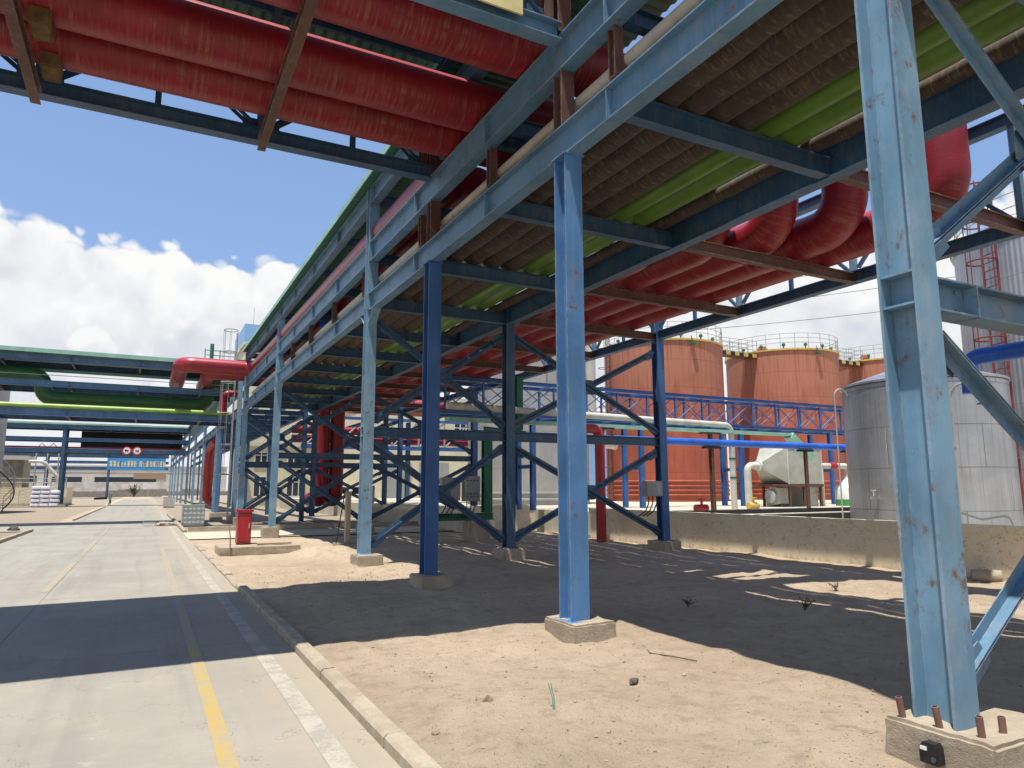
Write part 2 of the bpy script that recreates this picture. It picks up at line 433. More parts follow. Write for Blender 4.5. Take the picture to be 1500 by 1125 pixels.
def thing(name, label, cat, loc=(0, 0, 0), group=None):
    o = bpy.data.objects.new(name, None); COL.objects.link(o); o.location = loc
    o.empty_display_size = .2
    o['label'] = label; o['category'] = cat
    if group: o['group'] = group
    return o
def tag(o, label, cat, group=None):
    o['label'] = label; o['category'] = cat
    if group: o['group'] = group
    return o
def struct(o, kind='structure'):
    o['kind'] = kind; return o
def copy_thing(root, delta, label):
    r = root.copy(); COL.objects.link(r); r.location = root.location + Vector(delta); r['label'] = label
    for ch in list(root.children):
        c = ch.copy(); COL.objects.link(c); c.parent = r
        for g in list(ch.children):
            d = g.copy(); COL.objects.link(d); d.parent = c
    return r
def bend(pts, R, n=9):
    """round the corners of a polyline into pipe elbows"""
    pts = [Vector(p) for p in pts]; out = [pts[0]]
    for i in range(1, len(pts) - 1):
        a, b, c = pts[i - 1], pts[i], pts[i + 1]
        d1 = (a - b).normalized(); d2 = (c - b).normalized()
        ang = d1.angle(d2); k = R / math.tan(ang / 2)
        k = min(k, (a - b).length * .49, (c - b).length * .49); Rr = k * math.tan(ang / 2)
        p1 = b + d1 * k; cen = b + (d1 + d2).normalized() * (Rr / math.sin(ang / 2))
        v1 = p1 - cen; ax = d1.cross(d2).normalized(); tot = PI - ang
        for j in range(n + 1):
            out.append(cen + Matrix.Rotation(-tot * j / n, 3, ax) @ v1)
    out.append(pts[-1]); return out
def gz(y):
    if y < 12: return 0.0
    if y < 30: return -.1 * (y - 12) / 18
    return -.1 - .1 * (min(y, 95) - 30) / 65
def sub(path, n_per_m=.0):
    return path
def rough_block(name, x0, x1, y0, y1, z0, z1, mat, parent=None, seed=0, amp=.014, cuts=5):
    bm = bmesh.new(); bmesh.ops.create_cube(bm, size=1)
    for v in bm.verts:
        v.co = Vector(((x0 + x1) / 2 + v.co.x * (x1 - x0), (y0 + y1) / 2 + v.co.y * (y1 - y0), (z0 + z1) / 2 + v.co.z * (z1 - z0)))
    bmesh.ops.bevel(bm, geom=list(bm.edges), offset=.022, segments=2, affect='EDGES')
    big = [e for e in bm.edges if e.calc_length() > .1]
    bmesh.ops.subdivide_edges(bm, edges=big, cuts=cuts, use_grid_fill=True)
    for v in bm.verts:
        p = v.co * 4.5 + Vector((seed * 7.3, seed, 0)); q = v.co * 14 + Vector((seed, 0, 0))
        v.co += Vector(mnoise.noise_vector(p)) * amp + Vector(mnoise.noise_vector(q)) * amp * .45
    c = Vector(((x0 + x1) / 2, (y0 + y1) / 2, z0))
    for v in bm.verts: v.co -= c
    me = bpy.data.meshes.new(name); bm.to_mesh(me); bm.free(); me.materials.append(M[mat]); me.shade_smooth()
    try: me.set_sharp_from_angle(angle=rad(50))
    except Exception: pass
    o = bpy.data.objects.new(name, me); COL.objects.link(o); o.location = c
    if parent: o.parent = parent; o.location = c - Vector(parent.location)
    return o
def rock(name, loc, size, mat, seed=0, flat=.6, label=None, cat='stone', group=None):
    bm = bmesh.new(); bmesh.ops.create_icosphere(bm, subdivisions=2, radius=1)
    for v in bm.verts:
        v.co *= 1 + .55 * mnoise.noise(v.co * 1.3 + Vector((seed * 3.1, 0, seed)))
        v.co = Vector((v.co.x * size[0], v.co.y * size[1], v.co.z * size[2]))
    me = bpy.data.meshes.new(name); bm.to_mesh(me); bm.free(); me.materials.append(M[mat])
    o = bpy.data.objects.new(name, me); COL.objects.link(o); o.location = loc
    o.rotation_euler = (0, 0, seed * 1.7)
    if label: tag(o, label, cat, group)
    return o

# ------------------------------------------------------------------ ground, road, kerbs
def lin(a, b, st):
    n = max(1, int(round((b - a) / st))); return [a + (b - a) * i / n for i in range(n)]
gx = lin(-260, -30, 30) + lin(-30, -5, 2.5) + lin(-5, 1.55, .8) + lin(1.55, 15, .1) + lin(15, 40, 2.5) + lin(40, 320, 28) + [320]
gy = lin(-60, 1, 4) + lin(1, 13, .1) + lin(13, 30, .2) + lin(30, 60, 1.5) + lin(60, 120, 6) + lin(120, 520, 50) + [520]
def sand_h(x, y):
    if x < 1.75: return -.03
    f = min(1, (x - 1.75) / .5)
    g = 1.0
    if y > 26: g = max(0, 1 - (y - 26) / 2.2)
    if x > 15: g *= max(0, 1 - (x - 15) / 3)
    n = mnoise.fractal(Vector((x * .55, y * .55, 3.1)), 1.0, 2.0, 3) * .06
    n += mnoise.fractal(Vector((x * 2.3, y * 2.3, 1.7)), 1.0, 2.1, 4) * .024
    if y < 14: n += mnoise.noise(Vector((x * 4.2, y * 4.2, 0))) * .012 + max(0, mnoise.noise(Vector((x * 7, y * 7, 5))) - .2) * .03
    for fx, fy in ((4.66, 7.2), (4.72, 2.8), (4.62, 11.95), (4.62, 16.05)):
        d = math.hypot(x - fx, y - fy)
        if d < 1.1: n += .05 * max(0, 1 - abs(d - .42) / .6) * (.6 + .8 * mnoise.noise(Vector((x * 3, y * 3, 9))))
    d = math.hypot((x - 4.5) / 1.1, (y - 19.9) / .8)
    if d < 1: n += .26 * (1 - d * d) * (.8 + .5 * mnoise.noise(Vector((x * 4, y * 4, 2))))
    return (.025 + .02 * f + n * (.35 + .65 * f)) * g - .03 * (1 - g)
vs = [(x, y, gz(y) + sand_h(x, y)) for y in gy for x in gx]
nx = len(gx)
fs = [(j * nx + i, j * nx + i + 1, (j + 1) * nx + i + 1, (j + 1) * nx + i) for j in range(len(gy) - 1) for i in range(nx - 1)]
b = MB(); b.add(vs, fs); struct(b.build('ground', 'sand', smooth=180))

def strip(name, mat, quads, z):
    b = MB()
    for (xa, xb, ya, yb) in quads:
        ys = [ya] + [q for q in (12, 30, 95) if ya < q < yb] + [yb]
        for y0, y1 in zip(ys, ys[1:]):
            b.add([(xa, y0, z + gz(y0)), (xb, y0, z + gz(y0)), (xb, y1, z + gz(y1)), (xa, y1, z + gz(y1))], [(0, 1, 2, 3)])
    return struct(b.build(name, mat, smooth=0))
strip('road', 'road', [(-4.4, 1.6, -45, 39), (-45, 1.6, 39, 49), (-3.7, 1.6, 49, 160)], 0.0)
strip('path', 'yard', [(1.6, 14.4, 29.3, 34.0)], .012)
strip('edge_line', 'mark_white', [(1.19, 1.35, -20, 62)], .004)
strip('yellow_line', 'mark_yellow', [(.55, .67, -20, 9.0)], .004)
strip('lane_line', 'mark_yellow_faint', [(-1.52, -1.40, 15.2, 21.2), (-1.52, -1.40, 24.5, 30.5), (-1.52, -1.40, 34, 39), (-1.52, -1.40, 3, 8), (.55, .67, 9.0, 25)], .004)

def kerb_run(b, x0, x1, y0, y1, h, seed, rough=0.0):
    rnd = random.Random(seed); y = y0
    while y < y1 - .05:
        l = min(1.0, y1 - y); dz = rnd.uniform(-.006, .006) - rough * rnd.random() * .5; dx = rnd.uniform(-.006, .006) * (1 + rough * 20)
        g = gz(y)
        prof = [(x0 + dx, g - .1), (x1 + dx, g - .1), (x1 + dx, g + h + dz - .015), (x1 + dx - .015, g + h + dz), (x0 + dx + .025, g + h + dz), (x0 + dx, g + h + dz - .025)]
        n = len(prof); g2 = gz(y + l) - g
        vs = [(p[0], y + .006, p[1]) for p in prof] + [(p[0], y + l - .006, p[1] + g2) for p in prof]
        b.add(vs, [(i, (i + 1) % n, n + (i + 1) % n, n + i) for i in range(n)] + [tuple(range(n - 1, -1, -1)), tuple(range(n, 2 * n))])
        y += l
b = MB()
kerb_run(b, 1.60, 1.75, -30, 14, .10, 1, .02); kerb_run(b, 1.60, 1.75, 14, 26, .07, 2, .06)
kerb_run(b, 1.62, 1.77, 34.2, 60, .12, 3); kerb_run(b, -4.55, -4.4, -30, 39, .12, 4); kerb_run(b, -3.85, -3.7, 51.5, 90, .10, 5)
struct(b.build('kerb', 'concrete_kerb', smooth=30))
# cross kerb on the far side of the path
b = MB(); b.box((1.8, 34.02, -.05), (14.4, 34.2, .13)); struct(b.build('path_kerb', 'concrete_kerb'))

# ------------------------------------------------------------------ the big pipe rack
X1, X2, X3 = 4.58, 8.35, 13.4
BENTS = [-10.4, 2.85, 16.15, 29.4, 40.1]
FAR = [43.0, 56.2, 69.5, 82.8, 96.0, 109.3, 122.6, 136.0, 149.0, 162.0]
CROSS = [2.85 + 3.325 * k for k in range(-3, 12)]
rack = thing('pipe_rack', 'long blue steel pipe rack on three rows of columns beside the road', 'pipe rack', (X1, 2.85, 0))
def column(parent, x, y, z0, z1, mat, w=.25, d=.27, name='column'):
    b = MB(); b.hbeam((x, y, z0), (x, y, z1), (0, 1, 0), d, w, .02, .014)
    return b.build(name, mat, parent)
for y in BENTS:
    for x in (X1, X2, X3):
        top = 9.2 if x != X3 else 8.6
        mat = 'blue_pale' if x == X1 else ('blue_navy_shaded' if x == X2 else 'blue_deep_shaded')
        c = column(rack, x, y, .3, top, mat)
        b = MB(); b.box((x - .19, y - .2, .285), (x + .19, y + .2, .305)); b.build('base_plate', mat, c)
        if x == X1 and y > 0:   # horizontal stiffeners between the flanges
            for z in (3.02, 3.24):
                b = MB(); b.box((x - .12, y - .113, z - .008), (x - .009, y + .113, z + .008)); b.build('stiffener', mat, c)
for y in FAR:
    for x in (X1, X2, X3):
        if x == X3 and y > 44: continue
        column(rack, x, y, gz(y) - .1, 9.2 if x != X3 else 7.0, 'blue_pale' if x == X1 else 'blue_navy_shaded')
def beam(parent, x, y0, y1, zc, h, w, mat, stiff=(), side=-1, name='beam'):
    b = MB(); b.hbeam((x, y0, zc), (x, y1, zc), (0, 0, 1), h, w, .02, .012)
    for ys in stiff:
        if y0 + .3 < ys < y1 - .3:
            xa = x + side * (w / 2 - .006); xb = x + side * .007
            b.box((min(xa, xb), ys - .006, zc - h / 2 + .021), (max(xa, xb), ys + .006, zc + h / 2 - .021))
    return b.build(name, mat, parent)
ends = BENTS + FAR
for y0, y1 in zip(ends, ends[1:]):
    near = y0 < 45
    if not (y0 == 40.1):
        a, c = y0 + (.137 if near else .1), y1 - (.137 if near else .1)
        st = [q for q in CROSS] if near else [y0 + 3.3 * k for k in (1, 2, 3)]
        beam(rack, X1, a, c, 6.24, .43, .21, 'blue_beam', st)
        beam(rack, X1, a, c, 7.50, .50, .21, 'blue_beam', st)
        beam(rack, X1, a, c, 8.97, .44, .21, 'blue_beam', st)
        beam(rack, X2, a, c, 6.36, .50, .22, 'blue_navy_shaded', st)
        beam(rack, X2, a, c, 7.50, .40, .20, 'blue_navy_shaded')
        beam(rack, X2, a, c, 8.97, .40, .20, 'blue_navy_shaded')
        if near: beam(rack, X3, a, c, 6.31, .26, .20, 'blue_navy_shaded')
        if near:
            beam(rack, X3, a, c, 8.35, .24, .20, 'blue_navy_shaded')
# haunches under the road-side beam at the main columns
for y in BENTS[1:]:
    for s in (-1, 1):
        c = MB()
        prof = [(s * .137, 6.03), (s * .137, 5.72), (s * .50, 6.03)]
        pts = [(X1 - .006, y + p[0], p[1]) for p in prof] + [(X1 + .006, y + p[0], p[1]) for p in prof]
        c.add(pts, [(0, 1, 2), (5, 4, 3), (0, 3, 4, 1), (1, 4, 5, 2), (2, 5, 3, 0)])
        q0 = Vector((X1 - .1, y + s * .14, 5.70)); q1 = Vector((X1 + .1, y + s * .14, 5.70)); e = Vector((0, s * .37, .325)); dn = Vector((0, 0, -.018))
        c.add([q0, q1, q1 + e, q0 + e, q0 + dn, q1 + dn, q1 + e + dn, q0 + e + dn], [(0,1,2,3),(7,6,5,4),(0,4,5,1),(1,5,6,2),(2,6,7,3),(3,7,4,0)])
        c.build('haunch', 'blue_pale', rack)
# cross beams: bay A carries the insulated pipes, bay B the red ones
def xbeam(x0, x1, y, zc, h, w, mat, parent=None, name='cross_beam'):
    b = MB(); b.hbeam((x0, y, zc), (x1, y, zc), (0, 0, 1), h, w, .014, .010)
    return b.build(name, mat, parent or rack)
for y in CROSS:
    xbeam(X1 + .012, X2 - .012, y, 6.27, .28, .16, 'blue_navy_shaded')
    if y > -3:
        xbeam(X2 + .012, X3 - .012, y, 6.28, .22, .14, 'brown_steel')
    if y > 9:
        xbeam(X1 + .012, X2 - .012, y, 7.40, .24, .14, 'blue_navy_shaded')
        xbeam(X1 + .012, X2 - .012, y, 8.92, .26, .12, 'blue_navy_shaded')
for y in (2.85, 6.1, 9.0):
    xbeam(X1 + .012, X2 - .012, y, 7.40, .24, .14, 'blue_navy_shaded')
for k in range(13):
    y = 43.0 + 3.3 * k
    xbeam(X1 + .012, X2 - .012, y, 6.27, .28, .16, 'blue_navy_shaded')
# verticals and diagonals of the outer truss
for k, (y0, y1) in enumerate(zip(CROSS, CROSS[1:])):
    if y0 < -3: continue
    b = MB(); b.hbeam((X3, y0, 6.45), (X3, y0, 8.22), (0, 1, 0), .12, .12, .01, .008); b.build('post', 'blue_pale', rack)
    b = MB(); ym = (y0 + y1) / 2
    b.hbeam((X3, ym, 6.45), (X3, ym, 8.22), (0, 1, 0), .08, .08, .01, .008); b.build('post', 'blue_deep_shaded', rack)
    for ya in (y0, y1):
        b = MB(); b.angle((X3 + .02, ya + (.1 if ya < ym else -.1), 6.5), (X3 + .02, ym, 8.18), (1, 0, 0), .07); b.build('diagonal', 'blue_navy_shaded', rack)
# struts and X bracing across the two bays
def xbrace(xa, xb, y, mat, matb=None):
    xa += .137; xb -= .137
    b = MB(); b.hbeam((xa - .007, y, 3.12), (xb + .007, y, 3.12), (0, 0, 1), .24, .2, .014, .01); b.build('strut', matb or mat, rack)
    for (z0, z1) in ((3.40, 5.80), (.50, 2.84)):
        for s in (0, 1):
            p, q = ((xa, y, z0), (xb, y, z1)) if s == 0 else ((xa, y, z1), (xb, y, z0))
            off = .045 if s == 0 else -.045
            d = (Vector(q) - Vector(p)).normalized(); nrm = Vector((-d.z, 0, d.x))
            b = MB()
            o = Vector((0, off, 0))
            b.angle(Vector(p) + o + nrm * .006, Vector(q) + o + nrm * .006, nrm, .085, .008, 1)
            b.angle(Vector(p) + o - nrm * .006, Vector(q) + o - nrm * .006, -nrm, .085, .008, -1)
            b.build('brace', mat, rack)
        zc = (z0 + z1) / 2; xc = (xa + xb) / 2
        b = MB(); b.prism([(-.26, -.12), (-.12, -.2), (.12, -.2), (.26, -.12), (.26, .12), (.12, .2), (-.12, .2), (-.26, .12)], (xc, y - .006, zc), (xc, y + .006, zc), (1, 0, 0)); b.build('gusset', mat, rack)
        for xe, sg in ((xa, 1), (xb, -1)):
            for ze, up in ((z0, 1), (z1, -1)):
                pr = [(0, 0), (.14, -.02 * up), (.42, .2 * up), (.30, .34 * up), (0, .2 * up)]
                pts = [Vector((xe + sg * (a - .02), y, ze - .06 * up + c)) for a, c in pr]
                b = MB(); b.add([p + Vector((0, -.005, 0)) for p in pts] + [p + Vector((0, .005, 0)) for p in pts],
                      [(0,1,2,3,4), (9,8,7,6,5)] + [(i, 5 + i, 5 + (i + 1) % 5, (i + 1) % 5) for i in range(5)])
                b.build('gusset', mat, rack)
for y in (2.85, 16.15, 29.4, 40.1, 43.0):
    xbrace(X1, X2, y, 'blue_beam' if y < 10 else 'blue_navy_shaded')
    xbrace(X2, X3, y, 'blue_navy_shaded')
for xe in (5.22, 7.7):
    b = MB(); b.box((xe, 2.745, 3.0), (xe + .016, 2.843, 3.24)); b.box((xe, 2.857, 3.0), (xe + .016, 2.955, 3.24)); b.build('splice_plate', 'blue_pale', rack)
    for dz in (3.05, 3.19):
        for dx in (-.10, .11):
            b = MB(); b.prism([(.016 * math.cos(k * PI / 3), .016 * math.sin(k * PI / 3)) for k in range(6)], (xe + dx, 2.832, dz), (xe + dx, 2.845, dz), (1, 0, 0)); b.build('bolt', 'blue_beam', rack)
# pipe hangers between the two lower levels
for y in (6.17, 9.55, 12.75, 16.9, 20.2, 23.5, 26.8):
    b = MB(); b.hbeam((4.64, y, 6.62), (4.64, y, 7.249), (0, 1, 0), .13, .13, .012, .01)
    b.box((4.58, y - .06, 6.60), (4.95, y + .06, 6.62)); b.box((4.70, y - .05, 6.62), (4.95, y + .05, 6.77)); b.build('hanger', 'brown_steel', rack)
# roof of the top level
def corr(y0, y1, x, z, per=.2, amp=.018):
    n = int((y1 - y0) / per * 6); return [(x, y0 + (y1 - y0) * i / n, z + amp * math.sin(2 * PI * i / 6)) for i in range(n + 1)]
for (a, c) in ((-9.0, 12.38), (12.4, 40.2), (42.9, 110)):
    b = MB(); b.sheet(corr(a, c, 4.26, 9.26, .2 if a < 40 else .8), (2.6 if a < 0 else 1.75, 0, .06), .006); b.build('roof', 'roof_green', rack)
    b = MB(); b.box((4.235, a, 9.16), (4.255, c, 9.31)); b.build('fascia', 'teal_fascia', rack)

b = MB(); b.box((7.45, 7.8, 7.56), (8.05, 40, 7.60)); b.box((7.45, 7.8, 7.60), (7.47, 40, 7.70)); b.box((8.03, 7.8, 7.60), (8.05, 40, 7.70)); b.build('shade_tray', 'galv', rack)  # unseen tray added to keep sun off the pipes and ground below
# footings
def footing(x, y, top, label, w=.58, d=.70, seed=1):
    o = rough_block('concrete_footing', x - w / 2, x + w / 2, y - d / 2, y + d / 2, -.35, top, 'concrete', seed=seed)
    return tag(o, label, 'footing', 'concrete footings under the rack columns')
big = rough_block('concrete_footing', 4.36, 5.18, 2.44, 3.14, -.4, .335, 'concrete', seed=3, amp=.017, cuts=9)
tag(big, 'large weathered concrete footing with four pipe stubs under the nearest blue column', 'footing', 'concrete footings under the rack columns')
footing(4.66, 7.20, .27, 'sunlit concrete footing under the bright blue column in the middle of the yard', seed=2)
footing(4.62, 11.95, .28, 'concrete footing in the shadow band, under the dark blue column', seed=4)
footing(4.62, 16.05, .30, 'concrete footing under the pale road-side column third from the camera post', .58, .72, 5)
footing(4.50, 29.3, .30, 'concrete footing under the road-side column behind the red hydrant box', .6, .75, 6)
footing(X2, 16.15, .285, 'shaded concrete footing under the middle column of the cross-braced frame', .62, .7, 7)
footing(X3, 16.15, .285, 'concrete footing beside the cream wall, under the deep blue outer column', .66, .75, 8)
for x, w in ((X2, 'middle row'), (X3, 'outer row')):
    footing(x, 29.4, .285, 'concrete footing in deep shade under the %s column at the paved path' % w, .62, .7, 9)
for y, w in ((40.1, 'near'), (43.0, 'far')):
    footing(X1, y, .285, 'footing of the %s column of the twin columns by the caged ladder' % w, .62, .7, 10)
# pipe stubs in the nearest footing
for i, (x, y, w, r) in enumerate(((4.42, 3.03, 'leftmost', (-.16, .05)), (4.43, 2.80, 'second from the left', (-.18, .05)), (4.46, 2.57, 'in front of the column flange', (-.12, 0)), (4.66, 2.56, 'right of the column', (0, .03)))):
    h = .15 if i != 3 else .12
    p0 = Vector((x, y, .31)); p1 = p0 + Vector((r[0] * .14, r[1] * .14, h)); dd = (p1 - p0).normalized()
    b = MB(); b.tube([p0, p1, p1 + dd * .0005], [.021, .021, .0145], 16); o = b.build('pipe_stub', 'stub', None, loc=(x, y, .31))
    b = MB(); b.tube([p1 + dd * .0008, p1 + dd * .0016], .0145, 16)
    k = b.build('bore', 'black', None, loc=(x, y, .31)); k.parent = o; k.location = (0, 0, 0)
    tag(o, 'short rusty pipe stub on the nearest footing, %s' % w, 'pipe stub', 'pipe stubs set in the footing')
# black wall lamp / junction device on the nearest footing
d = thing('junction_box', 'small black device with a white tag on the face of the nearest footing', 'box', (4.35, 2.80, .2))
b = MB(); b.prism([(-.055, -.06), (.055, -.06), (.055, .03), (.03, .06), (-.04, .06), (-.055, .035)], (4.29, 2.80, .21), (4.362, 2.80, .21), (0, 1, 0)); b.build('housing', 'black_plastic', d)
b = MB(); b.box((4.282, 2.805, .225), (4.289, 2.845, .245)); b.build('tag', 'sign_white', d)
b = MB(); b.tube([(4.28, 2.765, .185), (4.30, 2.765, .18)], .016, 12); b.build('lens', 'glass_dark', d)

# later supporting columns propping the road-side beam
def prop(y, mat, label, top=6.03):
    t = thing('support_column', label, 'column', (X1, y, .27), 'support columns added under the rack beam')
    column(t, X1, y, .26 + gz(y), top - .02, mat, .25, .27, 'shaft')
    b = MB(); b.box((X1 - .15, y - .17, top - .0195), (X1 + .15, y + .17, top - .002)); b.build('cap_plate', mat, t)
    b = MB(); b.box((X1 - .17, y - .19, .255 + gz(y)), (X1 + .17, y + .19, .272 + gz(y))); b.build('base_plate', mat, t)
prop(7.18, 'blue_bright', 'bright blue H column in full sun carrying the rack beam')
prop(11.98, 'blue_deep_shaded', 'dark blue H column standing in the shadow band of the overhead pipes')  # same blue as the sunny prop, with the overhead shade put into the colour
prop(54.0, 'blue_bright', 'bright blue prop column far down the rack beyond the caged ladder')

# ------------------------------------------------------------------ near pipe bridge over the road
YA, YB = 7.20, 11.85
br = thing('pipe_bridge', 'dark blue truss bridge with brown cross beams carrying red pipes over the road', 'pipe bridge', (0, 9.5, 0))
NODE = [4.52 - 3.16 * k for k in range(8)]
for y, nm in ((YA, 0), (YB, 1)):
    cm = 'blue_beam' if nm == 0 else 'blue_navy_shaded'
    b = MB(); b.hbeam((-18.4, y, 7.755), (4.46, y, 7.755), (0, 0, 1), .25, .22, .016, .01); b.build('lower_chord', cm, br)
    b = MB(); b.hbeam((-18.4, y, 9.2), (4.46, y, 9.2), (0, 0, 1), .22, .18, .016, .01); b.build('upper_chord', 'blue_navy_shaded', br)
    for k, x in enumerate(NODE):
        xs = x if k else 4.3
        b = MB(); b.hbeam((xs, y, 7.885), (xs, y, 9.09), (0, 1, 0), .13, .13, .012, .01); b.build('post', 'blue_navy_shaded' if k else 'brown_steel', br)
        if k < len(NODE) - 1:
            xm = x - 1.58
            b = MB(); b.hbeam((xm, y, 7.885), (xm, y, 9.09), (0, 1, 0), .09, .09, .01, .008); b.build('post', 'blue_navy_shaded', br)
            for xe in (xs - .12, NODE[k + 1] + .12):
                b = MB()
                for s in (-1, 1): b.angle((xe, y + s * .012, 7.92), (xm, y + s * .012, 9.06), (0, s, 0), .07, .008, 1)
                b.build('diagonal', 'blue_navy_shaded', br)
            for xe, s in ((xs, -1), (NODE[k + 1], 1)):
                b = MB(); b.box((min(xe, xe + s * .3), y - .007, 7.886), (max(xe, xe + s * .3), y + .007, 8.06)); b.build('gusset', cm, br)
for k, x in enumerate(NODE):
    xs = x if k else 4.2
    if k:
        b = MB(); b.hbeam((xs, YA - .08, 7.525), (xs, YB - .16, 7.525), (0, 0, 1), .205, .13, .014, .01); b.build('cross_beam', 'brown_steel', br)
    b = MB(); b.hbeam((xs, YA + .1, 9.2), (xs, YB - .1, 9.2), (0, 0, 1), .16, .1, .012, .008); b.build('roof_beam', 'blue_navy_shaded', br)
for y in (8.4, 9.55, 10.7):
    b = MB(); b.hbeam((-18.4, y, 9.36), (4.4, y, 9.36), (0, 0, 1), .12, .07, .008, .006); b.build('purlin', 'blue_navy_shaded', br)
n = int(22.8 / .2 * 6)
for ya, yb in ((7.0, 9.53), (9.78, 12.1)):
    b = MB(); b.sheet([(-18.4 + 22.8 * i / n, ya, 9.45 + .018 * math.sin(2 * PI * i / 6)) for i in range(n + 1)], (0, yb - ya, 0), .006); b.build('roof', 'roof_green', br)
b = MB(); b.box((-18.4, 6.975, 9.36), (4.4, 6.995, 9.5)); b.build('fascia', 'teal_fascia', br)
# brown posts that stand on the rack beam and carry the bridge
for y in (7.25, 11.98):
    b = MB(); b.hbeam((X1, y, 6.46), (X1, y, 7.24), (0, 1, 0), .2, .2, .016, .012); b.build('support_post', 'brown_steel', br)
    b = MB(); b.hbeam((X1 - .06, y - .05, 7.76), (X1 - .06, y - .05, 9.06), (0, 1, 0), .2, .2, .016, .012); b.build('support_post', 'brown_steel', br)
for y in (YA, YB):
    b = MB(); b.hbeam((-6.2, y, -.1), (-6.2, y, 7.62), (0, 1, 0), .3, .3, .02, .014); b.build('column', 'blue_pale', br)
# yellow board on the near truss
sg = thing('height_limit_board', 'pale yellow board hung on the overhead bridge above the road edge', 'sign', (2.9, 7.08, 7.73))
b = MB(); b.box((2.0, 7.045, 7.745), (3.86, 7.075, 8.62)); b.build('board', 'yellow_board', sg)
for x in (2.3, 3.5):
    b = MB(); b.box((x - .03, 7.079, 7.8), (x + .03, 7.089, 8.5)); b.build('bracket', 'galv', sg)

# ------------------------------------------------------------------ red pipes
def pipe(name, pts, R, r, mat, label, cat='pipe', group=None, seg=24, bands=(), bandmat=None, n=9):
    path = bend(pts, R, n) if len(pts) > 2 else [Vector(p) for p in pts]
    t = thing(name, label, cat, tuple(pts[0]), group)
    b = MB(); b.tube(path, r, seg); b.build('run', mat, t)
    for p, d in bands:
        p = Vector(p); d = Vector(d).normalized(); b = MB(); b.tube([p - d * .04, p + d * .04], r + .012, seg); b.build('joint_band', bandmat or mat, t)
    return t
GR = 'red pipes crossing the road bridge and running under the rack'
zc = 8.22; rr = .40
def red_run(y, x, label, xs=-18.2, up=None):
    yend = 41.3
    t = thing('red_pipe', label, 'pipe', (0, y, zc), GR)
    tail = [(x, yend, 6.82), (x, yend, 1.15), (x, yend + 3.2, 1.15)] if x < 10.2 else [(x, 41.0 + (12.48 - x) * 1.06, 6.82), (26, 41.0 + (12.48 - x) * 1.06, 6.82)]
    path = bend([(xs, y, zc), (x, y, zc), (x, y, 6.82)] + tail, .62, 10)
    if up: path = bend([(x, y - 5, up), (x, y, up), (x, y, 6.82)] + tail, .62, 10)
    k = next(i for i, p in enumerate(path) if p.x > x - .7)
    rs = [rr if p.x < x - .66 else .41 for p in path]
    b = MB(); b.tube(path, rs, 28); b.build('run', 'pipe_red', t)
    if not up:
        for k in range(7):
            xx = 3.4 - 1.55 * k - (y * .37) % 1.2
            b = MB(); b.tube([(xx - .012, y, zc), (xx + .012, y, zc)], rr + .004, 28); b.build('seam', 'pipe_red', t)
    for yy in [y + 1.0] + [q for q in range(int(y) + 4, 40, 4)]:
        b = MB(); b.tube([(x, yy - .03, 6.82), (x, yy + .03, 6.82)], .418, 28); b.build('joint_band', 'pipe_red_clean', t)
    return t
rp = [red_run(11.13, 9.07, 'lowest red pipe on the bridge, nearest its far chord, turning down beside the rack beam'),
      red_run(10.08, 9.92, 'red pipe with a bright sunlit top line, second from the far chord of the bridge'),
      red_run(8.30, 11.62, 'red pipe nearest the viewer on the bridge, behind the yellow board'),
      red_run(9.2, 10.77, 'red riser pipe that bends down between two others under the open sky', 5.6, 10.2),
      red_run(6.9, 12.48, 'fat red riser pipe behind the nearest column, outermost of the row', 5.2, 12.4)]
# block shoes under the bridge pipes
for k, (x, nm) in enumerate(((-1.80, 'left'),)):
    for y, w in ((11.13, 'the lowest'), (10.08, 'the second')):
        o = rough_block('wood_shoe', x + .1, x + .34, y - .22, y + .22, 7.635, 7.87, 'wood_shoe', seed=k + y, amp=.02, cuts=3)
        tag(o, 'worn wooden block holding up %s red pipe at the %s brown cross beam' % (w, nm), 'pipe support', 'wooden blocks under the red pipes')
# red pipes on the upper level of the rack, out to the middle bridge
pipe('red_pipe', [(5.65, 12.2, 7.93), (5.65, 40.5, 8.05), (2.75, 40.5, 8.02), (2.75, 46.5, 8.02)], .6, .37, 'pipe_red_clean', 'shorter pink red pipe leaving the rack behind the first and turning away', 'pipe', 'pink red pipes on the upper rack level')
pipe('red_pipe', [(4.93, 12.4, 7.97), (4.93, 39.3, 8.18), (1.28, 39.3, 8.18), (1.28, 46.5, 8.1)], .6, .41, 'pipe_red_clean', 'big pink red pipe leaving the rack to the left against the clouds', 'pipe', 'pink red pipes on the upper rack level')
pipe('red_pipe', [(4.9, 43.4, 7.3), (3.75, 43.4, 7.3), (3.75, 43.4, 6.1)], .3, .2, 'pipe_red_clean', 'small pink red pipe stub behind the caged ladder', 'pipe')
# red downcomer far along the rack
t = thing('red_downcomer', 'red sloping duct hanging among the far road-side columns', 'duct', (4.9, 69, 3))
b = MB(); b.tube(bend([(5.3, 66, 6.0), (5.0, 68.2, 5.2), (5.0, 69.0, .9), (5.6, 69, .6)], .8), .42, 20); b.build('run', 'pipe_red_clean', t)
b = MB(); b.tube([(5.0, 68.72, 3.06), (5.0, 68.74, 2.96)], .5, 20); b.build('joint_band', 'pipe_red_clean', t)

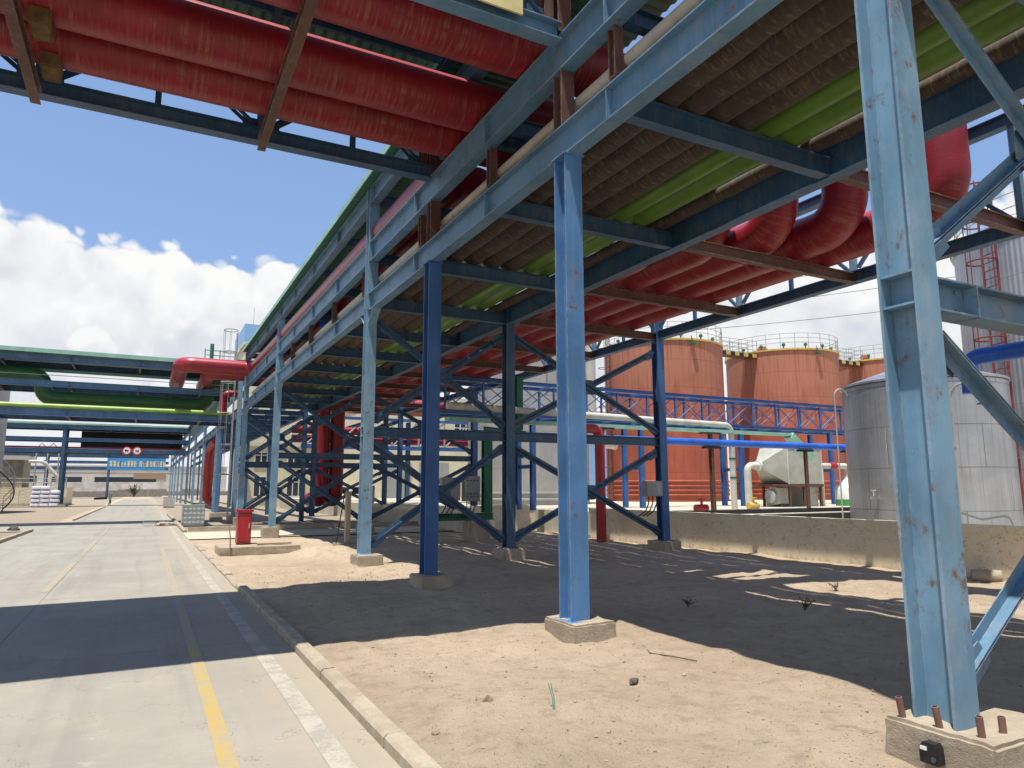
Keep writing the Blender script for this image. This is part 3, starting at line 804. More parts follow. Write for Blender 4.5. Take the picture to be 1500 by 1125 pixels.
# ------------------------------------------------------------------ insulated, green and other pipes of bay A
IN = 'brown insulated pipes side by side under the rack'
rnd = random.Random(5)
names = ['brown insulated pipe lying against the road-side beam', 'second brown insulated pipe from the road-side beam', 'middle brown insulated pipe of the five', 'brown insulated pipe fourth from the road-side beam', 'brown insulated pipe lying next to the green pipes']
for i, x in enumerate((4.97, 5.39, 5.82, 6.25, 6.67)):
    r = (.20, .214, .208, .214, .205)[i]; z = 6.42 + r
    path = []; y = -8.0
    while y < 42.5:
        path.append((x + rnd.uniform(-.012, .012), y, z + rnd.uniform(-.012, .012))); y += .55
    rs = [r + rnd.uniform(-.005, .006) for _ in path]
    t = thing('insulated_pipe', names[i], 'pipe', (x, -8, z), IN)
    b = MB(); b.tube(path, rs, 20); b.build('lagging', 'insulation', t)
    for yy in (12.9, 26.3):
        b = MB(); b.tube([(x, yy, z), (x, yy + .1, z)], r + .02, 20); b.build('strap', 'galv', t)
pipe('green_pipe', [(7.10, -8, 6.59), (7.10, 42, 6.59)], .1, .165, 'pipe_green', 'thinner light green pipe next to the brown insulated pipes', 'pipe', 'green pipes under the rack')
pipe('green_pipe', [(7.56, -8, 6.68), (7.56, 42, 6.68)], .1, .25, 'pipe_green', 'thicker green pipe beside the strip of open sky', 'pipe', 'green pipes under the rack', 24)
# shoes under the green pipes
path = []; y = -8
while y < 42: path.append((8.03 + rnd.uniform(-.01, .01), y, 6.54 + rnd.uniform(-.008, .008))); y += .4
t = thing('insulated_pipe', 'thin dark rope-lagged pipe running alone along the inner beam', 'pipe', (8.03, -8, 6.54))
b = MB(); b.tube(path, [.112 + rnd.uniform(-.008, .010) for _ in path], 16); b.build('lagging', 'insulation', t)
pipe('pale_pipe', [(4.80, -8, 6.86), (4.80, 39, 6.86)], .1, .088, 'pipe_cream', 'thin pale pipe with rusty underside running just above the road-side beam', 'pipe')
pipe('blue_pipe_elbow', [(5.2, 22.2, 6.9), (5.2, 23.4, 6.9), (5.2, 23.4, 7.9)], .3, .3, 'pipe_blue', 'bright blue pipe elbow between the two road-side beams', 'pipe')

# ------------------------------------------------------------------ middle pipe bridge (behind the hydrant box)
mb_ = thing('pipe_bridge', 'green roofed blue pipe bridge crossing the road in the middle distance', 'pipe bridge', (-5, 45.5, 0))
for y, mt in ((44.0, 'blue_mid'), (46.9, 'blue_navy_shaded')):
    for zc_, h in ((5.84, .36), (7.38, .34), (8.76, .36)):
        b = MB(); b.hbeam((-22, y, zc_), (4.4, y, zc_), (0, 0, 1), h, .2, .018, .012)
        for k in range(8):
            x = 2.6 - 3.3 * k; b.box((x - .006, y - .095, zc_ - h / 2 + .02), (x + .006, y - .007, zc_ + h / 2 - .02))
        b.build('beam', mt, mb_)
    for x in (-11.6,):
        b = MB(); b.hbeam((x, y, -.1), (x, y, 8.9), (0, 1, 0), .3, .25, .02, .014); b.build('column', 'blue_navy_shaded', mb_)
for k in range(8):
    x = 2.6 - 3.3 * k
    for z_ in (5.75, 7.3, 8.72):
        b = MB(); b.hbeam((x, 44.11, z_), (x, 46.79, z_), (0, 0, 1), .16, .1, .012, .008); b.build('cross_beam', 'brown_steel' if z_ < 8 else 'blue_navy_shaded', mb_)
n = int(26 / .25 * 6)
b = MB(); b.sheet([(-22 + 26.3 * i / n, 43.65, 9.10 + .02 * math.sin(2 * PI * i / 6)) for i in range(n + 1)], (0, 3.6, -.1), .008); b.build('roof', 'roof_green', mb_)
b = MB(); b.box((-22, 43.60, 8.97), (4.3, 43.64, 9.19)); b.build('fascia', 'teal_fascia', mb_)
b = MB(); b.box((-22, 47.0, 8.42), (4.3, 47.03, 8.58)); b.build('gutter', 'teal_fascia', mb_)
b = MB()
b.tube([(-22, 44.15, 7.86), (4.2, 44.15, 7.86)], .018, 6)
b.build('handrail', 'galv', mb_)
pipe('green_pipe', [(-22, 45.3, 7.98), (-5.3, 45.3, 7.98), (-5.3, 45.3, 6.72), (2.95, 45.3, 6.72), (2.95, 45.3, 8.2), (4.6, 45.3, 8.2)], .62, .42, 'pipe_dkgreen', 'big dark green pipe with two S bends on the middle bridge', 'pipe')
pipe('green_pipe', [(-22, 44.05, 6.17), (4.2, 44.05, 6.17)], .1, .14, 'pipe_lime', 'thin lime green pipe along the lowest beam of the middle bridge', 'pipe')
pipe('red_pipe', [(-22, 44.6, 6.08), (4.2, 44.6, 6.08)], .1, .07, 'pipe_red_clean', 'thin red line behind the lime green pipe on the middle bridge', 'pipe')

# caged ladder on the twin columns
ld = thing('caged_ladder', 'tall grey caged ladder rising above the rack roof at the twin columns', 'ladder', (4.15, 43.0, 0))
b = MB()
for y in (42.75, 43.25): b.tube([(4.25, y, -.1), (4.25, y, 10.9)], .03, 6)
b.build('rail', 'galv', ld)
b = MB()
for k in range(34): b.tube([(4.25, 42.75, .5 + .3 * k), (4.25, 43.25, .5 + .3 * k)], .014, 5)
b.build('rung', 'galv', ld)
for k, z in enumerate((2.6, 4.3, 6.1, 7.9, 9.7, 11.0)):
    b = MB(); pts = [(4.25 - .36 + .38 * math.cos(a) , 43.0 + .42 * math.sin(a), z) for a in [rad(20 + 320 * i / 20) for i in range(21)]]
    b.tube(pts, .028, 6); b.build('hoop', 'galv', ld)
for a in (90, 140, 180, 220, 270):
    b = MB(); x = 4.25 - .36 + .38 * math.cos(rad(a)); y = 43 + .42 * math.sin(rad(a)); b.tube([(x, y, 2.6), (x, y, 11.0)], .012, 5); b.build('cage_bar', 'galv', ld)

# ------------------------------------------------------------------ the two far bridges
def far_bridge(y, xl, label, levels, cols, top, tie=3.3):
    t = thing('pipe_bridge', label, 'pipe bridge', (-5, y, gz(y)))
    for dy, mt in ((0, 'blue_mid'), (3.0, 'blue_navy_shaded')):
        for z, h in levels:
            b = MB(); b.hbeam((xl, y + dy, z), (4.4, y + dy, z), (0, 0, 1), h, .25, .03, .03); b.build('beam', mt, t)
        for x in cols:
            b = MB(); b.hbeam((x, y + dy, gz(y) + .1), (x, y + dy, top - .2), (0, 1, 0), .42, .36, .03, .03); b.build('column', 'blue_navy_shaded', t)
    for z, h in levels:
        for k in range(int((4 - xl) / 6.6)):
            x = 2.5 - 6.6 * k; b = MB(); b.hbeam((x, y + .13, z - .05), (x, y + 2.87, z - .05), (0, 0, 1), .2, .15, .02, .015); b.build('cross_beam', 'blue_navy_shaded', t)
    b = MB(); b.sheet([(xl, y - .3, top), (4.4, y - .3, top)], (0, 3.6, -.1), .02); b.build('roof', 'roof_green', t)
    b = MB(); b.box((xl, y - .36, top - .08), (4.4, y - .31, top + .12)); b.build('fascia', 'teal_fascia', t)
    return t
b75 = far_bridge(95, -36, 'far pipe bridge with a red line and two round signs, behind the middle one', ((6.2, .46), (7.5, .42), (8.9, .44)), (-8.6, -28), 9.26)
for y in (95, 98):
    b = MB(); b.box((-9.3, y - .5, gz(y) - .2), (-7.9, y + .5, gz(y) + .3)); f = b.build('footing', 'concrete', b75)
pipe('red_pipe', [(-36, 95.1, 6.55), (4.2, 95.1, 6.55)], .1, .1, 'pipe_red_clean', 'thin red line on the lowest beam of the far bridge with the round signs', 'pipe')
o = MB(); o.box((-7.1, 97.3, 6.75), (3.85, 97.5, 8.62)); o = o.build('dark_screen', 'dark_mesh', None, loc=(-1.6, 97.3, 6.75)); tag(o, 'wide black screen panel behind the far bridge with the round signs', 'screen')
# stuff resting on that bridge: pale box at its right end
for i, (x, lab, left) in enumerate(((-2.18, 'left round white road sign with a red rim on the far bridge', True), (-1.1, 'right round white road sign with a red rim on the far bridge', False))):
    t = thing('traffic_sign', lab, 'sign', (x, 94.6, 6.3), 'round signs on the far bridge')
    b = MB(); b.tube([(x, 94.68, 6.28), (x, 94.72, 6.28)], .50, 32); b.build('rim', 'sign_red', t)
    b = MB(); b.tube([(x, 94.66, 6.28), (x, 94.675, 6.28)], .37, 32); b.build('face', 'sign_white', t)
    b = MB()
    if left:
        b.box((x - .2, 94.645, 6.24), (x + .02, 94.655, 6.42)); b.box((x + .03, 94.645, 6.24), (x + .18, 94.655, 6.36))
        for q in (-.13, .1): b.tube([(x + q, 94.64, 6.20), (x + q, 94.655, 6.20)], .05, 12)
    else:
        b.box((x - .2, 94.645, 6.30), (x - .04, 94.655, 6.40)); b.box((x + .0, 94.645, 6.18), (x + .2, 94.655, 6.32))
        b.prism([(-.24, -.02), (.24, -.02), (.24, .02), (-.24, .02)], (x, 94.642, 6.28), (x, 94.644, 6.28), (.7, 0, .7))
    b.build('symbol', 'black', t)
b145 = far_bridge(174, -70, 'farthest pipe bridge, holding the blue banner, near the white wall', ((6.2, .55), (7.5, .5), (8.8, .5)), (-7.2, -18.5, -36), 9.26)
bn = thing('banner', 'long blue banner with a row of yellow characters on the farthest bridge', 'banner', (-1.9, 173.3, 6))
b = MB(); b.box((-7.5, 173.3, 5.85), (3.8, 173.4, 8.4)); b.build('cloth', 'banner_blue', bn)
rg = random.Random(11); b = MB()
for k in range(16):
    cx = -7.05 + k * .66 + (.42 if k >= 8 else 0); w = .52; h = 1.35; z0 = 6.5
    for j in range(rg.choice((3, 4, 4))):
        z = z0 + h * (j + .5) / 4 + rg.uniform(-.05, .05); b.box((cx + rg.uniform(0, .07), 173.27, z - .085), (cx + w - rg.uniform(0, .07), 173.29, z + .085))
    for j in range(rg.choice((1, 2, 2))):
        x = cx + w * rg.choice((.15, .5, .85)); b.box((x - .05, 173.255, z0 + rg.uniform(0, .2)), (x + .05, 173.268, z0 + h - rg.uniform(0, .15)))
b.build('lettering', 'banner_yellow', bn)

# ------------------------------------------------------------------ walls and yard behind the rack
w = thing('bund_wall', 'low cream concrete wall with damp stained foot running beside the rack yard', 'wall', (14.6, 5, 0))
b = MB(); b.box((14.5, -12, -.3), (14.7, 21.55, .90)); b.build('wall', 'cream_wall', w)
b = MB(); b.box((14.46, -12, .902), (14.74, 21.6, 1.06)); b.build('coping', 'cream_wall', w)
w2 = thing('plinth_wall', 'sunlit cream retaining wall below the grey concrete tank', 'wall', (15, 27.5, 0))
b = MB(); b.box((12.4, 27.3, -.3), (15.4, 27.5, .96)); b.build('wall', 'cream_wall', w2)
b = MB(); b.box((12.36, 27.26, .962), (15.4, 27.54, 1.05)); b.build('coping', 'cream_wall', w2)
b = MB(); b.box((15.4, 19.3, -.3), (90, 27.5, .86)); b.box((12.4, 27.502, -.3), (90, 75, .86)); struct(b.build('yard', 'yard'))
lw = thing('shade_strip', 'black stand-in strip for shade, with a thin white pipe, just above the cream wall', 'wall', (22, 19.2, 0))
b = MB(); b.box((15.4, 19.18, -.2), (40, 19.29, .98)); b.build('shade_face', 'black_plastic', lw)  # dark face put in for the shaded band behind the cream wall
b = MB(); b.tube([(15.5, 19.1, .80), (34, 19.1, .80)], .025, 8); b.build('pipe', 'pipe_white', lw)
b = MB(); b.box((14.72, -12, -.02), (34, 19.15, .02)); struct(b.build('yard_floor', 'yard'))

# ------------------------------------------------------------------ tanks
def ring(r, z, n=48): return [(r * math.cos(2 * PI * i / n), r * math.sin(2 * PI * i / n), z) for i in range(n + 1)]
def tank(cx, cy, z0, r, z1, mat, label, ribs=0, rail=True, cone=.35, rimmat='yellow_paint', overhang=.09):
    t = thing('storage_tank', label, 'tank', (cx, cy, z0)); h = z1 - z0
    prof = [(r, 0)]
    if ribs:
        for k in range(ribs):
            z = .35 + .3 * k; prof += [(r, z), (r + .07, z + .05), (r + .07, z + .12), (r, z + .17)]
    prof += [(r, 2.2), (r, h * .5), (r, h)]
    b = MB(); b.lathe(prof, (cx, cy, z0), 96); b.build('shell', mat, t)
    b = MB(); b.lathe([(r + overhang, h + .002), (r + overhang, h + .13), (r * .1, h + .13 + cone), (.02, h + .14 + cone)], (cx, cy, z0), 96); b.build('roof', rimmat, t)
    if rail:
        b = MB(); R = r + .02; zz = z1 + .13
        for dz in (.45, .8, 1.15):
            b.tube([(cx + x, cy + y, zz + z) for x, y, z in ring(R, dz, 72)], .022, 6, False)
        n = 26
        for k in range(n):
            a = 2 * PI * k / n; x = cx + R * math.cos(a); y = cy + R * math.sin(a); b.tube([(x, y, zz - .05), (x, y, zz + 1.15)], .024, 6)
        b.build('railing', 'galv', t)
        for k in range(9):
            a = rad(150 + 25 * k); x = cx + (r - .5) * math.cos(a); y = cy + (r - .5) * math.sin(a)
            b = MB(); b.lathe([(.05, 0), (.05, .3), (.13, .3), (.13, .45), (.04, .55)], (x, y, z1 + .12), 12); b.build('vent', 'green_steel', t)
        b = MB(); a = rad(225); b.lathe([(.3, 0), (.3, .55), (.42, .55), (.42, .66), (.3, .66), (.3, .8), (.02, .85)], (cx - 1.6, cy + .4, z1 + .18), 20); b.build('manhole', 'tank_orange', t)
        a = rad(198 + 60)
        x = cx + (r + .2) * math.cos(a); y = cy + (r + .2) * math.sin(a)
        b = MB(); b.box((x - .16, y - .16, z1 - .30), (x + .16, y + .16, z1 - .16)); b.tube([(x, y, z1 - .16), (x - .1, y + .1, z1 + .3)], .03, 6); b.build('lamp', 'green_steel', t)
    return t
T1 = tank(33.2, 39.5, .86, 4.25, 11.7, 'tank_orange', 'left orange storage tank, behind the deep blue outer column', 4)
T2 = tank(45.0, 39.0, .86, 4.25, 12.0, 'tank_orange', 'middle orange storage tank, fully visible between two walkways', 4)
T3 = tank(57.2, 38.6, .86, 4.25, 12.3, 'tank_orange', 'right orange storage tank, half hidden by the silver tank', 4)
for T, (cx, cy, z1) in ((T1, (33.2, 39.5, 11.7)),):
    n = Vector((math.cos(rad(172)), math.sin(rad(172)), 0)); tv = Vector((-n.y, n.x, 0)); p = Vector((cx, cy, 0)) + n * 4.5
    b = MB()
    for s_ in (-.25, .25): b.tube([p + tv * s_ + Vector((0, 0, .86)), p + tv * s_ + Vector((0, 0, z1 + 1.2))], .035, 6)
    for k in range(36): b.tube([p - tv * .25 + Vector((0, 0, 1.1 + .32 * k)), p + tv * .25 + Vector((0, 0, 1.1 + .32 * k))], .018, 5)
    for k in range(7): b.tube([p + tv * (.42 * math.sin(rad(a))) + n * (.3 - .42 * math.cos(rad(a))) + Vector((0, 0, 3.2 + 1.4 * k)) for a in range(40, 321, 20)], .025, 5)
    b.build('ladder', 'brown_steel', T)
def walkway(xa, xb, y, z, label):
    t = thing('walkway', label, 'walkway', ((xa + xb) / 2, y, z), 'walkways joining the orange tanks')
    b = MB(); b.box((xa, y - .5, z - .12), (xb, y + .5, z)); b.build('deck', 'brown_steel', t)
    b = MB(); k = 0; x = xa
    while x < xb - .01:
        x2 = min(xb, x + .45); b.cur = k % 2; b.box((x, y - .53, z - .14), (x2, y - .505, z + .14)); x = x2; k += 1
    b.build('striped_toe_board', ('black', 'yellow_paint'), t)
    b = MB()
    for yy in (y - .48, y + .48):
        for dz in (.45, .8, 1.15): b.tube([(xa, yy, z + dz), (xb, yy, z + dz)], .022, 6)
        for k in range(5): x = xa + (xb - xa) * k / 4; b.tube([(x, yy, z), (x, yy, z + 1.15)], .024, 6)
    b.build('railing', 'galv', t)
walkway(37.3, 41.0, 38.2, 11.75, 'striped walkway between the left and middle orange tanks')
walkway(49.1, 53.2, 38.0, 12.05, 'striped walkway between the middle and right orange tanks')
tc = thing('concrete_tank', 'big grey concrete tank with panel seams behind the cross bracing', 'tank', (20.2, 36.5, .86))
b = MB(); b.lathe([(3.6, 0), (3.6, .25), (3.66, .27), (3.66, .36), (3.6, .38), (3.6, .6), (3.66, .62), (3.66, .7), (3.6, .72), (3.6, 4), (3.6, 10.6), (3.3, 10.6), (.1, 10.9)], (20.2, 36.5, .86), 96); b.build('shell', 'tank_concrete', tc)
b = MB(); b.tube(bend([(22.0, 32.4, 10.4), (22.0, 32.4, 4.4), (23.6, 32.4, 4.2)], .5), .28, 20); b.build('downpipe', 'pipe_white', tc)
# silver tanks
ts = thing('silver_tank', 'short silver tank with dented sheet panels and a domed top behind the cream wall', 'tank', (20.45, 12.6, 0))
b = MB(); b.lathe([(2.16, 0), (2.16, 2), (2.16, 4.72), (2.10, 4.80)], (20.45, 12.6, 0), 96); b.build('shell', 'tank_silver', ts)
b = MB(); b.lathe([(2.2, 4.76), (2.2, 4.82), (1.2, 5.17), (.3, 5.47), (.02, 5.5)], (20.45, 12.6, 0), 96); b.build('dome', 'tank_silver', ts)
tt = thing('silver_tank', 'tall ribbed silver tank with a red caged ladder at the right edge', 'tank', (32.9, 12.8, 0))
b = MB(); b.lathe([(4.7, 0), (4.7, 3), (4.7, 7), (4.7, 11.5), (4.78, 11.5), (4.78, 11.66)], (32.9, 12.8, 0), 128); b.build('shell', 'tank_silver_ribbed', tt)
b = MB(); b.lathe([(4.84, 11.66), (4.84, 11.72), (.05, 12.3)], (32.9, 12.8, 0), 96); b.build('roof', 'tank_grey', tt)
b = MB()
for dz in (.55, 1.1): b.tube([(32.9 + x, 12.8 + y, 11.72 + z) for x, y, z in ring(4.6, dz, 72)], .025, 6, False)
for k in range(22):
    a = 2 * PI * k / 22; b.tube([(32.9 + 4.6 * math.cos(a), 12.8 + 4.6 * math.sin(a), 11.7), (32.9 + 4.6 * math.cos(a), 12.8 + 4.6 * math.sin(a), 12.82)], .025, 6)
b.build('railing', 'pipe_cream', tt)
nv = Vector((-.956, .292, 0)); tv = Vector((.292, .956, 0)); base = Vector((32.9, 12.8, 0)) + nv * 4.95
tl = thing('caged_ladder', 'rust red caged ladder climbing the tall ribbed silver tank', 'ladder', tuple(base))
b = MB()
for s in (-.32, .32): b.tube([base + tv * s, base + tv * s + Vector((0, 0, 13.6))], .045, 8)
b.build('rail', 'rust_red', tl)
b = MB()
for k in range(40): b.tube([base - tv * .32 + Vector((0, 0, .4 + .32 * k)), base + tv * .32 + Vector((0, 0, .4 + .32 * k))], .02, 6)
b.build('rung', 'rust_red', tl)
for k in range(8):
    z = 2.8 + 1.5 * k; b = MB()
    b.tube([base + tv * (.5 * math.sin(rad(a))) + nv * (.36 - .5 * math.cos(rad(a))) + Vector((0, 0, z)) for a in range(40, 321, 14)], .035, 6); b.build('hoop', 'rust_red' if k % 2 else 'brown_steel', tl)
for a in (90, 135, 180, 225, 270):
    b = MB(); p = base + tv * (.5 * math.sin(rad(a))) + nv * (.36 - .5 * math.cos(rad(a))); b.tube([p + Vector((0, 0, 2.8)), p + Vector((0, 0, 13.4))], .022, 6); b.build('cage_bar', 'rust_red', tl)
pipe('roof_pipe', [(30.6, 13.6, 12.25), (34, 10.6, 12.3)], .1, .28, 'tank_grey', 'grey pipe lying on the roof of the tall ribbed tank', 'pipe')
pipe('roof_pipe', [(30.2, 13.1, 12.1), (33, 10.6, 12.1)], .1, .12, 'frp_green', 'green pipe lying on the roof edge of the tall ribbed tank', 'pipe')

# ------------------------------------------------------------------ blue truss bridge, pipes and supports in the tank yard
bt = thing('truss_bridge', 'slender bright blue truss bridge crossing in front of the orange tanks', 'pipe bridge', (24, 26.5, .86))
for y in (26.0, 27.3):
    for z in (4.86, 6.25):
        b = MB(); b.hbeam((10.5, y, z), (38, y, z), (0, 0, 1), .15, .14, .012, .01); b.build('chord', 'blue_truss', bt)
    b = MB(); n = 16; st = 27.4 / n
    for k in range(n):
        x = 10.55 + st * k
        b.hbeam((x, y, 4.97), (x, y, 6.14), (0, 1, 0), .08, .08, .01, .01)
        p, q = ((x + .06, y, 5.0), (x + st - .06, y, 6.12)) if k % 2 else ((x + .06, y, 6.12), (x + st - .06, y, 5.0))
        b.tube([p, q], .026, 6)
        p, q = ((x + .06, y + .03, 6.12), (x + st - .06, y + .03, 5.0)) if k % 2 else ((x + .06, y + .03, 5.0), (x + st - .06, y + .03, 6.12))
        b.tube([p, q], .022, 6)
    b.build('lattice', 'blue_truss', bt)
for k in range(17):
    x = 10.55 + 27.4 / 16 * k
    for z in (6.20, 4.82): b = MB(); b.box((x - .05, 26.09, z), (x + .05, 27.21, z + .08)); b.build('cross_tie', 'blue_truss', bt)
for x in (14.6, 20.4, 26.75, 33.5):
    for y in (26.0, 27.3):
        b = MB(); b.hbeam((x, y, .86), (x, y, 4.755), (0, 1, 0), .22, .2, .016, .012); b.build('leg', 'blue_truss', bt)
    b = MB(); b.hbeam((x, 26.12, 2.7), (x, 27.18, 2.7), (0, 0, 1), .16, .12, .012, .01); b.build('tie', 'blue_truss', bt)
# white pipe with its green tray, blue pipe, red standpipe
pipe('white_pipe', [(9, 22, 4.60), (22.1, 22, 4.42), (22.1, 22, .86)], .35, .125, 'pipe_white', 'long white pipe that turns straight down beside the grey scrubber', 'pipe', None, 20, ((( 22.1, 22, 3.0), (0, 0, 1)), ((22.1, 22, 2.2), (0, 0, 1))), 'green_steel')
tr = thing('green_tray', 'pale green steel tray under the white pipe, sloping down at its end', 'pipe tray', (18, 22, 4.2))
b = MB(); b.box((9, 21.82, 4.08), (25.6, 22.2, 4.20)); b.build('tray', 'teal_fascia', tr)
b = MB(); b.prism([(-.2, -.16), (.2, -.16), (.2, .16), (-.2, .16)], (25.62, 22.0, 4.1), (26.9, 22.0, 3.1), (0, 1, 0)); b.build('chute', 'teal_fascia', tr)
pipe('blue_pipe', [(9, 20, 3.48), (28.2, 20, 3.48)], .1, .135, 'pipe_blue', 'long straight bright blue pipe passing in front of the orange tanks', 'pipe')
pipe('red_standpipe', [(12.95, 19.6, 3.78), (13.62, 19.6, 3.78), (13.62, 19.6, .02)], .3, .17, 'safety_red', 'red standpipe with a hooked top between the bright blue column and the cream wall', 'pipe')
for x, lab in ((19.05, 'brown T shaped post under the blue pipe, left of the scrubber'), (24.2, 'brown T shaped post under the blue pipe, in front of the scrubber'), (26.9, 'tall brown post under the end of the blue pipe by the silver tank')):
    t = thing('pipe_support', lab, 'post', (x, 20, .86), 'posts under the blue pipe')
    b = MB(); b.hbeam((x, 20, .86), (x, 20, 3.25), (0, 1, 0), .12, .12, .01, .01); b.build('post', 'brown_steel', t)
    b = MB(); b.box((x - .42, 19.92, 3.252), (x + .42, 20.08, 3.335)); b.build('head', 'black_plastic', t)
for x, lab in ((15.4, 'dark post carrying the white pipe by the outer column'), (20.9, 'dark post carrying the white pipe near its elbow')):
    t = thing('pipe_support', lab, 'post', (x, 22, .86), 'posts under the white pipe')
    b = MB(); b.hbeam((x, 22, .86), (x, 22, 4.0), (0, 1, 0), .14, .14, .01, .01); b.build('post', 'brown_steel', t)
    b = MB(); b.box((x - .5, 21.86, 4.0), (x + .5, 22.14, 4.07)); b.build('head', 'brown_steel', t)
# blue pipe near the silver tank
pipe('blue_pipe', [(14.2, -8, 4.30), (14.2, 7.75, 4.30), (14.2, 7.75, 3.6)], .22, .16, 'pipe_blue', 'thick bright blue pipe entering from the right above the silver tank', 'pipe')
t = thing('pipe_support', 'slim grey post holding the blue pipe above the cream wall', 'post', (14.2, 3.0, 0))
b = MB(); b.hbeam((14.2, 3.0, -.1), (14.2, 3.0, 4.13), (0, 1, 0), .12, .12, .01, .01); b.build('post', 'galv', t)
# scrubber
sc = thing('scrubber', 'boxy pale grey scrubber with a pyramid inlet on a brown frame', 'scrubber', (28.3, 24.4, .86))
x0, x1, y0, y1, z0, z1 = 27.2, 29.5, 23.5, 25.2, 1.95, 3.72
b = MB(); b.box((x0, y0, z0), (x1, y1, z1)); ob = b.build('housing', 'beige_frp', sc)
ap = [(26.15, 24.1, 2.65), (26.15, 24.5, 2.65), (26.15, 24.5, 3.0), (26.15, 24.1, 3.0)]
b = MB(); b.add([(x0 - .004, y0, z0), (x0 - .004, y1, z0), (x0 - .004, y1, z1), (x0 - .004, y0, z1)] + ap, [(0, 1, 2, 3), (7, 6, 5, 4), (0, 4, 5, 1), (1, 5, 6, 2), (2, 6, 7, 3), (3, 7, 4, 0)]); b.build('inlet_hood', 'beige_frp', sc)
b = MB()
for x in (x0 - .03, x1 + .03): b.box((x - .02, y0 - .03, z0 - .02), (x + .02, y0 - .002, z1 + .02))
b.box((x0 - .05, y0 - .03, z1 + .002), (x1 + .05, y0 + .05, z1 + .03)); b.build('edge_flange', 'frp_white', sc)
for x in (x0 + .06, (x0 + x1) / 2 - .1, x1 - .06):
    for y in (y0 + .06, y1 - .06): b = MB(); b.hbeam((x, y, .86), (x, y, 1.83), (0, 1, 0), .1, .1, .01, .01); b.build('leg', 'brown_steel', sc)
b = MB(); b.box((x0 - .6, y0 - .02, 1.83), (x1 + .1, y1 + .02, 1.94)); b.build('frame', 'brown_steel', sc)
b = MB(); b.tube(bend([(26.15, 24.3, 2.82), (25.35, 24.3, 2.82), (25.35, 24.3, .86)], .3), .17, 18); b.build('inlet_duct', 'pipe_white', sc)
b = MB(); b.tube([(26.0, 24.3, 2.82), (26.13, 24.3, 2.82)], .25, 18); b.build('flange', 'frp_white', sc)
fb = thing('fan_casing', 'small pale fan casing tucked under the scrubber frame', 'fan', (27.4, 24.2, .86))
b = MB(); b.prism([(-.45, -.4), (.2, -.45), (.5, -.1), (.45, .38), (-.3, .42)], (26.8, 24.2, 1.32), (27.6, 24.2, 1.32), (0, 0, 1)); b.build('casing', 'beige_frp', fb)
b = MB(); b.tube([(26.62, 24.2, 1.35), (26.78, 24.2, 1.35)], .3, 20); b.build('motor', 'galv', fb)
tb = thing('water_tank', 'cream rectangular tank under the right half of the scrubber frame', 'tank', (28.9, 24.2, .86))
b = MB(); b.box((28.35, 23.7, .86), (29.38, 25.0, 1.8)); b.build('body', 'beige_frp', tb)
od = thing('outlet_duct', 'white outlet duct with a red joint joining the scrubber to the green and white tank', 'duct', (30, 24, 1))
b = MB(); b.tube(bend([(29.51, 24.0, 2.85), (31.6, 23.6, 2.85), (31.6, 23.6, 2.35)], .22), .14, 16); b.build('duct', 'pipe_white', od)
b = MB(); b.tube([(30.5, 23.81, 2.85), (30.9, 23.735, 2.85)], .165, 16); b.build('red_joint', 'safety_red', od)
b = MB(); b.tube([(29.95, 23.92, 2.72), (29.95, 23.92, .86)], .14, 16); b.build('drop_leg', 'pipe_white', od)
ft = thing('frp_tank', 'small round tank with a white cone top and a green band', 'tank', (31.6, 23.6, .86))
b = MB(); b.lathe([(.66, 0), (.66, .32)], (31.6, 23.6, .86), 32); b.build('band', 'frp_green', ft)
b = MB(); b.lathe([(.665, .322), (.665, .86), (.64, .9), (.2, 1.4), (.2, 1.5), (.02, 1.51)], (31.6, 23.6, .86), 32); b.build('body', 'frp_white', ft)
# valves, flowerpots of the yard
for x, y, mt, lab in ((18.8, 20.4, 'safety_red', 'red valve set on the yard edge left of the scrubber'), (23.2, 22.0, 'yellow_paint', 'yellow pump at the foot of the white pipe')):
    t = thing('pump', lab, 'pump', (x, y, .86))
    b = MB(); b.tube([(x - .3, y, 1.02), (x + .25, y, 1.02)], .14, 14); b.build('body', mt, t)
    b = MB(); b.tube([(x, y, 1.1), (x, y, 1.36)], .05, 8); b.tube([(x, y, 1.33), (x, y, 1.37)], .16, 14); b.build('handwheel', mt, t)
    b = MB(); b.box((x - .25, y - .15, .86), (x + .25, y + .15, .9)); b.build('base', 'galv', t)
# shower, hose and valves at the silver tank
sh = thing('emergency_shower', 'grey gooseneck pole with a round shower head in front of the short silver tank', 'shower', (15.2, 8.75, .02))
b = MB(); b.tube([(15.2, 8.75, .02), (15.2, 8.75, 3.2)] + [(15.2, 8.75 - .26 + .26 * math.cos(a), 3.62 + .34 * math.sin(a)) for a in [rad(10 + 14 * k) for k in range(11)]] + [(15.2, 8.12, 3.56)], .028, 10); b.build('pole', 'galv', sh)
b = MB(); b.lathe([(.02, .12), (.05, .1), (.06, .04), (.13, .0), (.14, -.04), (.03, -.05)], (15.2, 8.1, 3.5), 24); b.build('head', 'chrome', sh)
b = MB(); b.tube([(15.2, 8.75, 2.62), (15.2, 8.75, 2.72)], .04, 10); b.build('collar', 'galv', sh)
b = MB(); b.tube(bend([(14.95, 8.66, 1.28), (14.95, 8.2, 1.14), (14.95, 7.85, 1.22), (14.95, 7.7, 1.22), (14.95, 7.62, .98)], .12, 5), .022, 8)
tag(b.build('hose', 'hose', None, loc=(14.95, 8.2, 1.1)), 'white hose hanging along the top of the cream wall', 'hose')
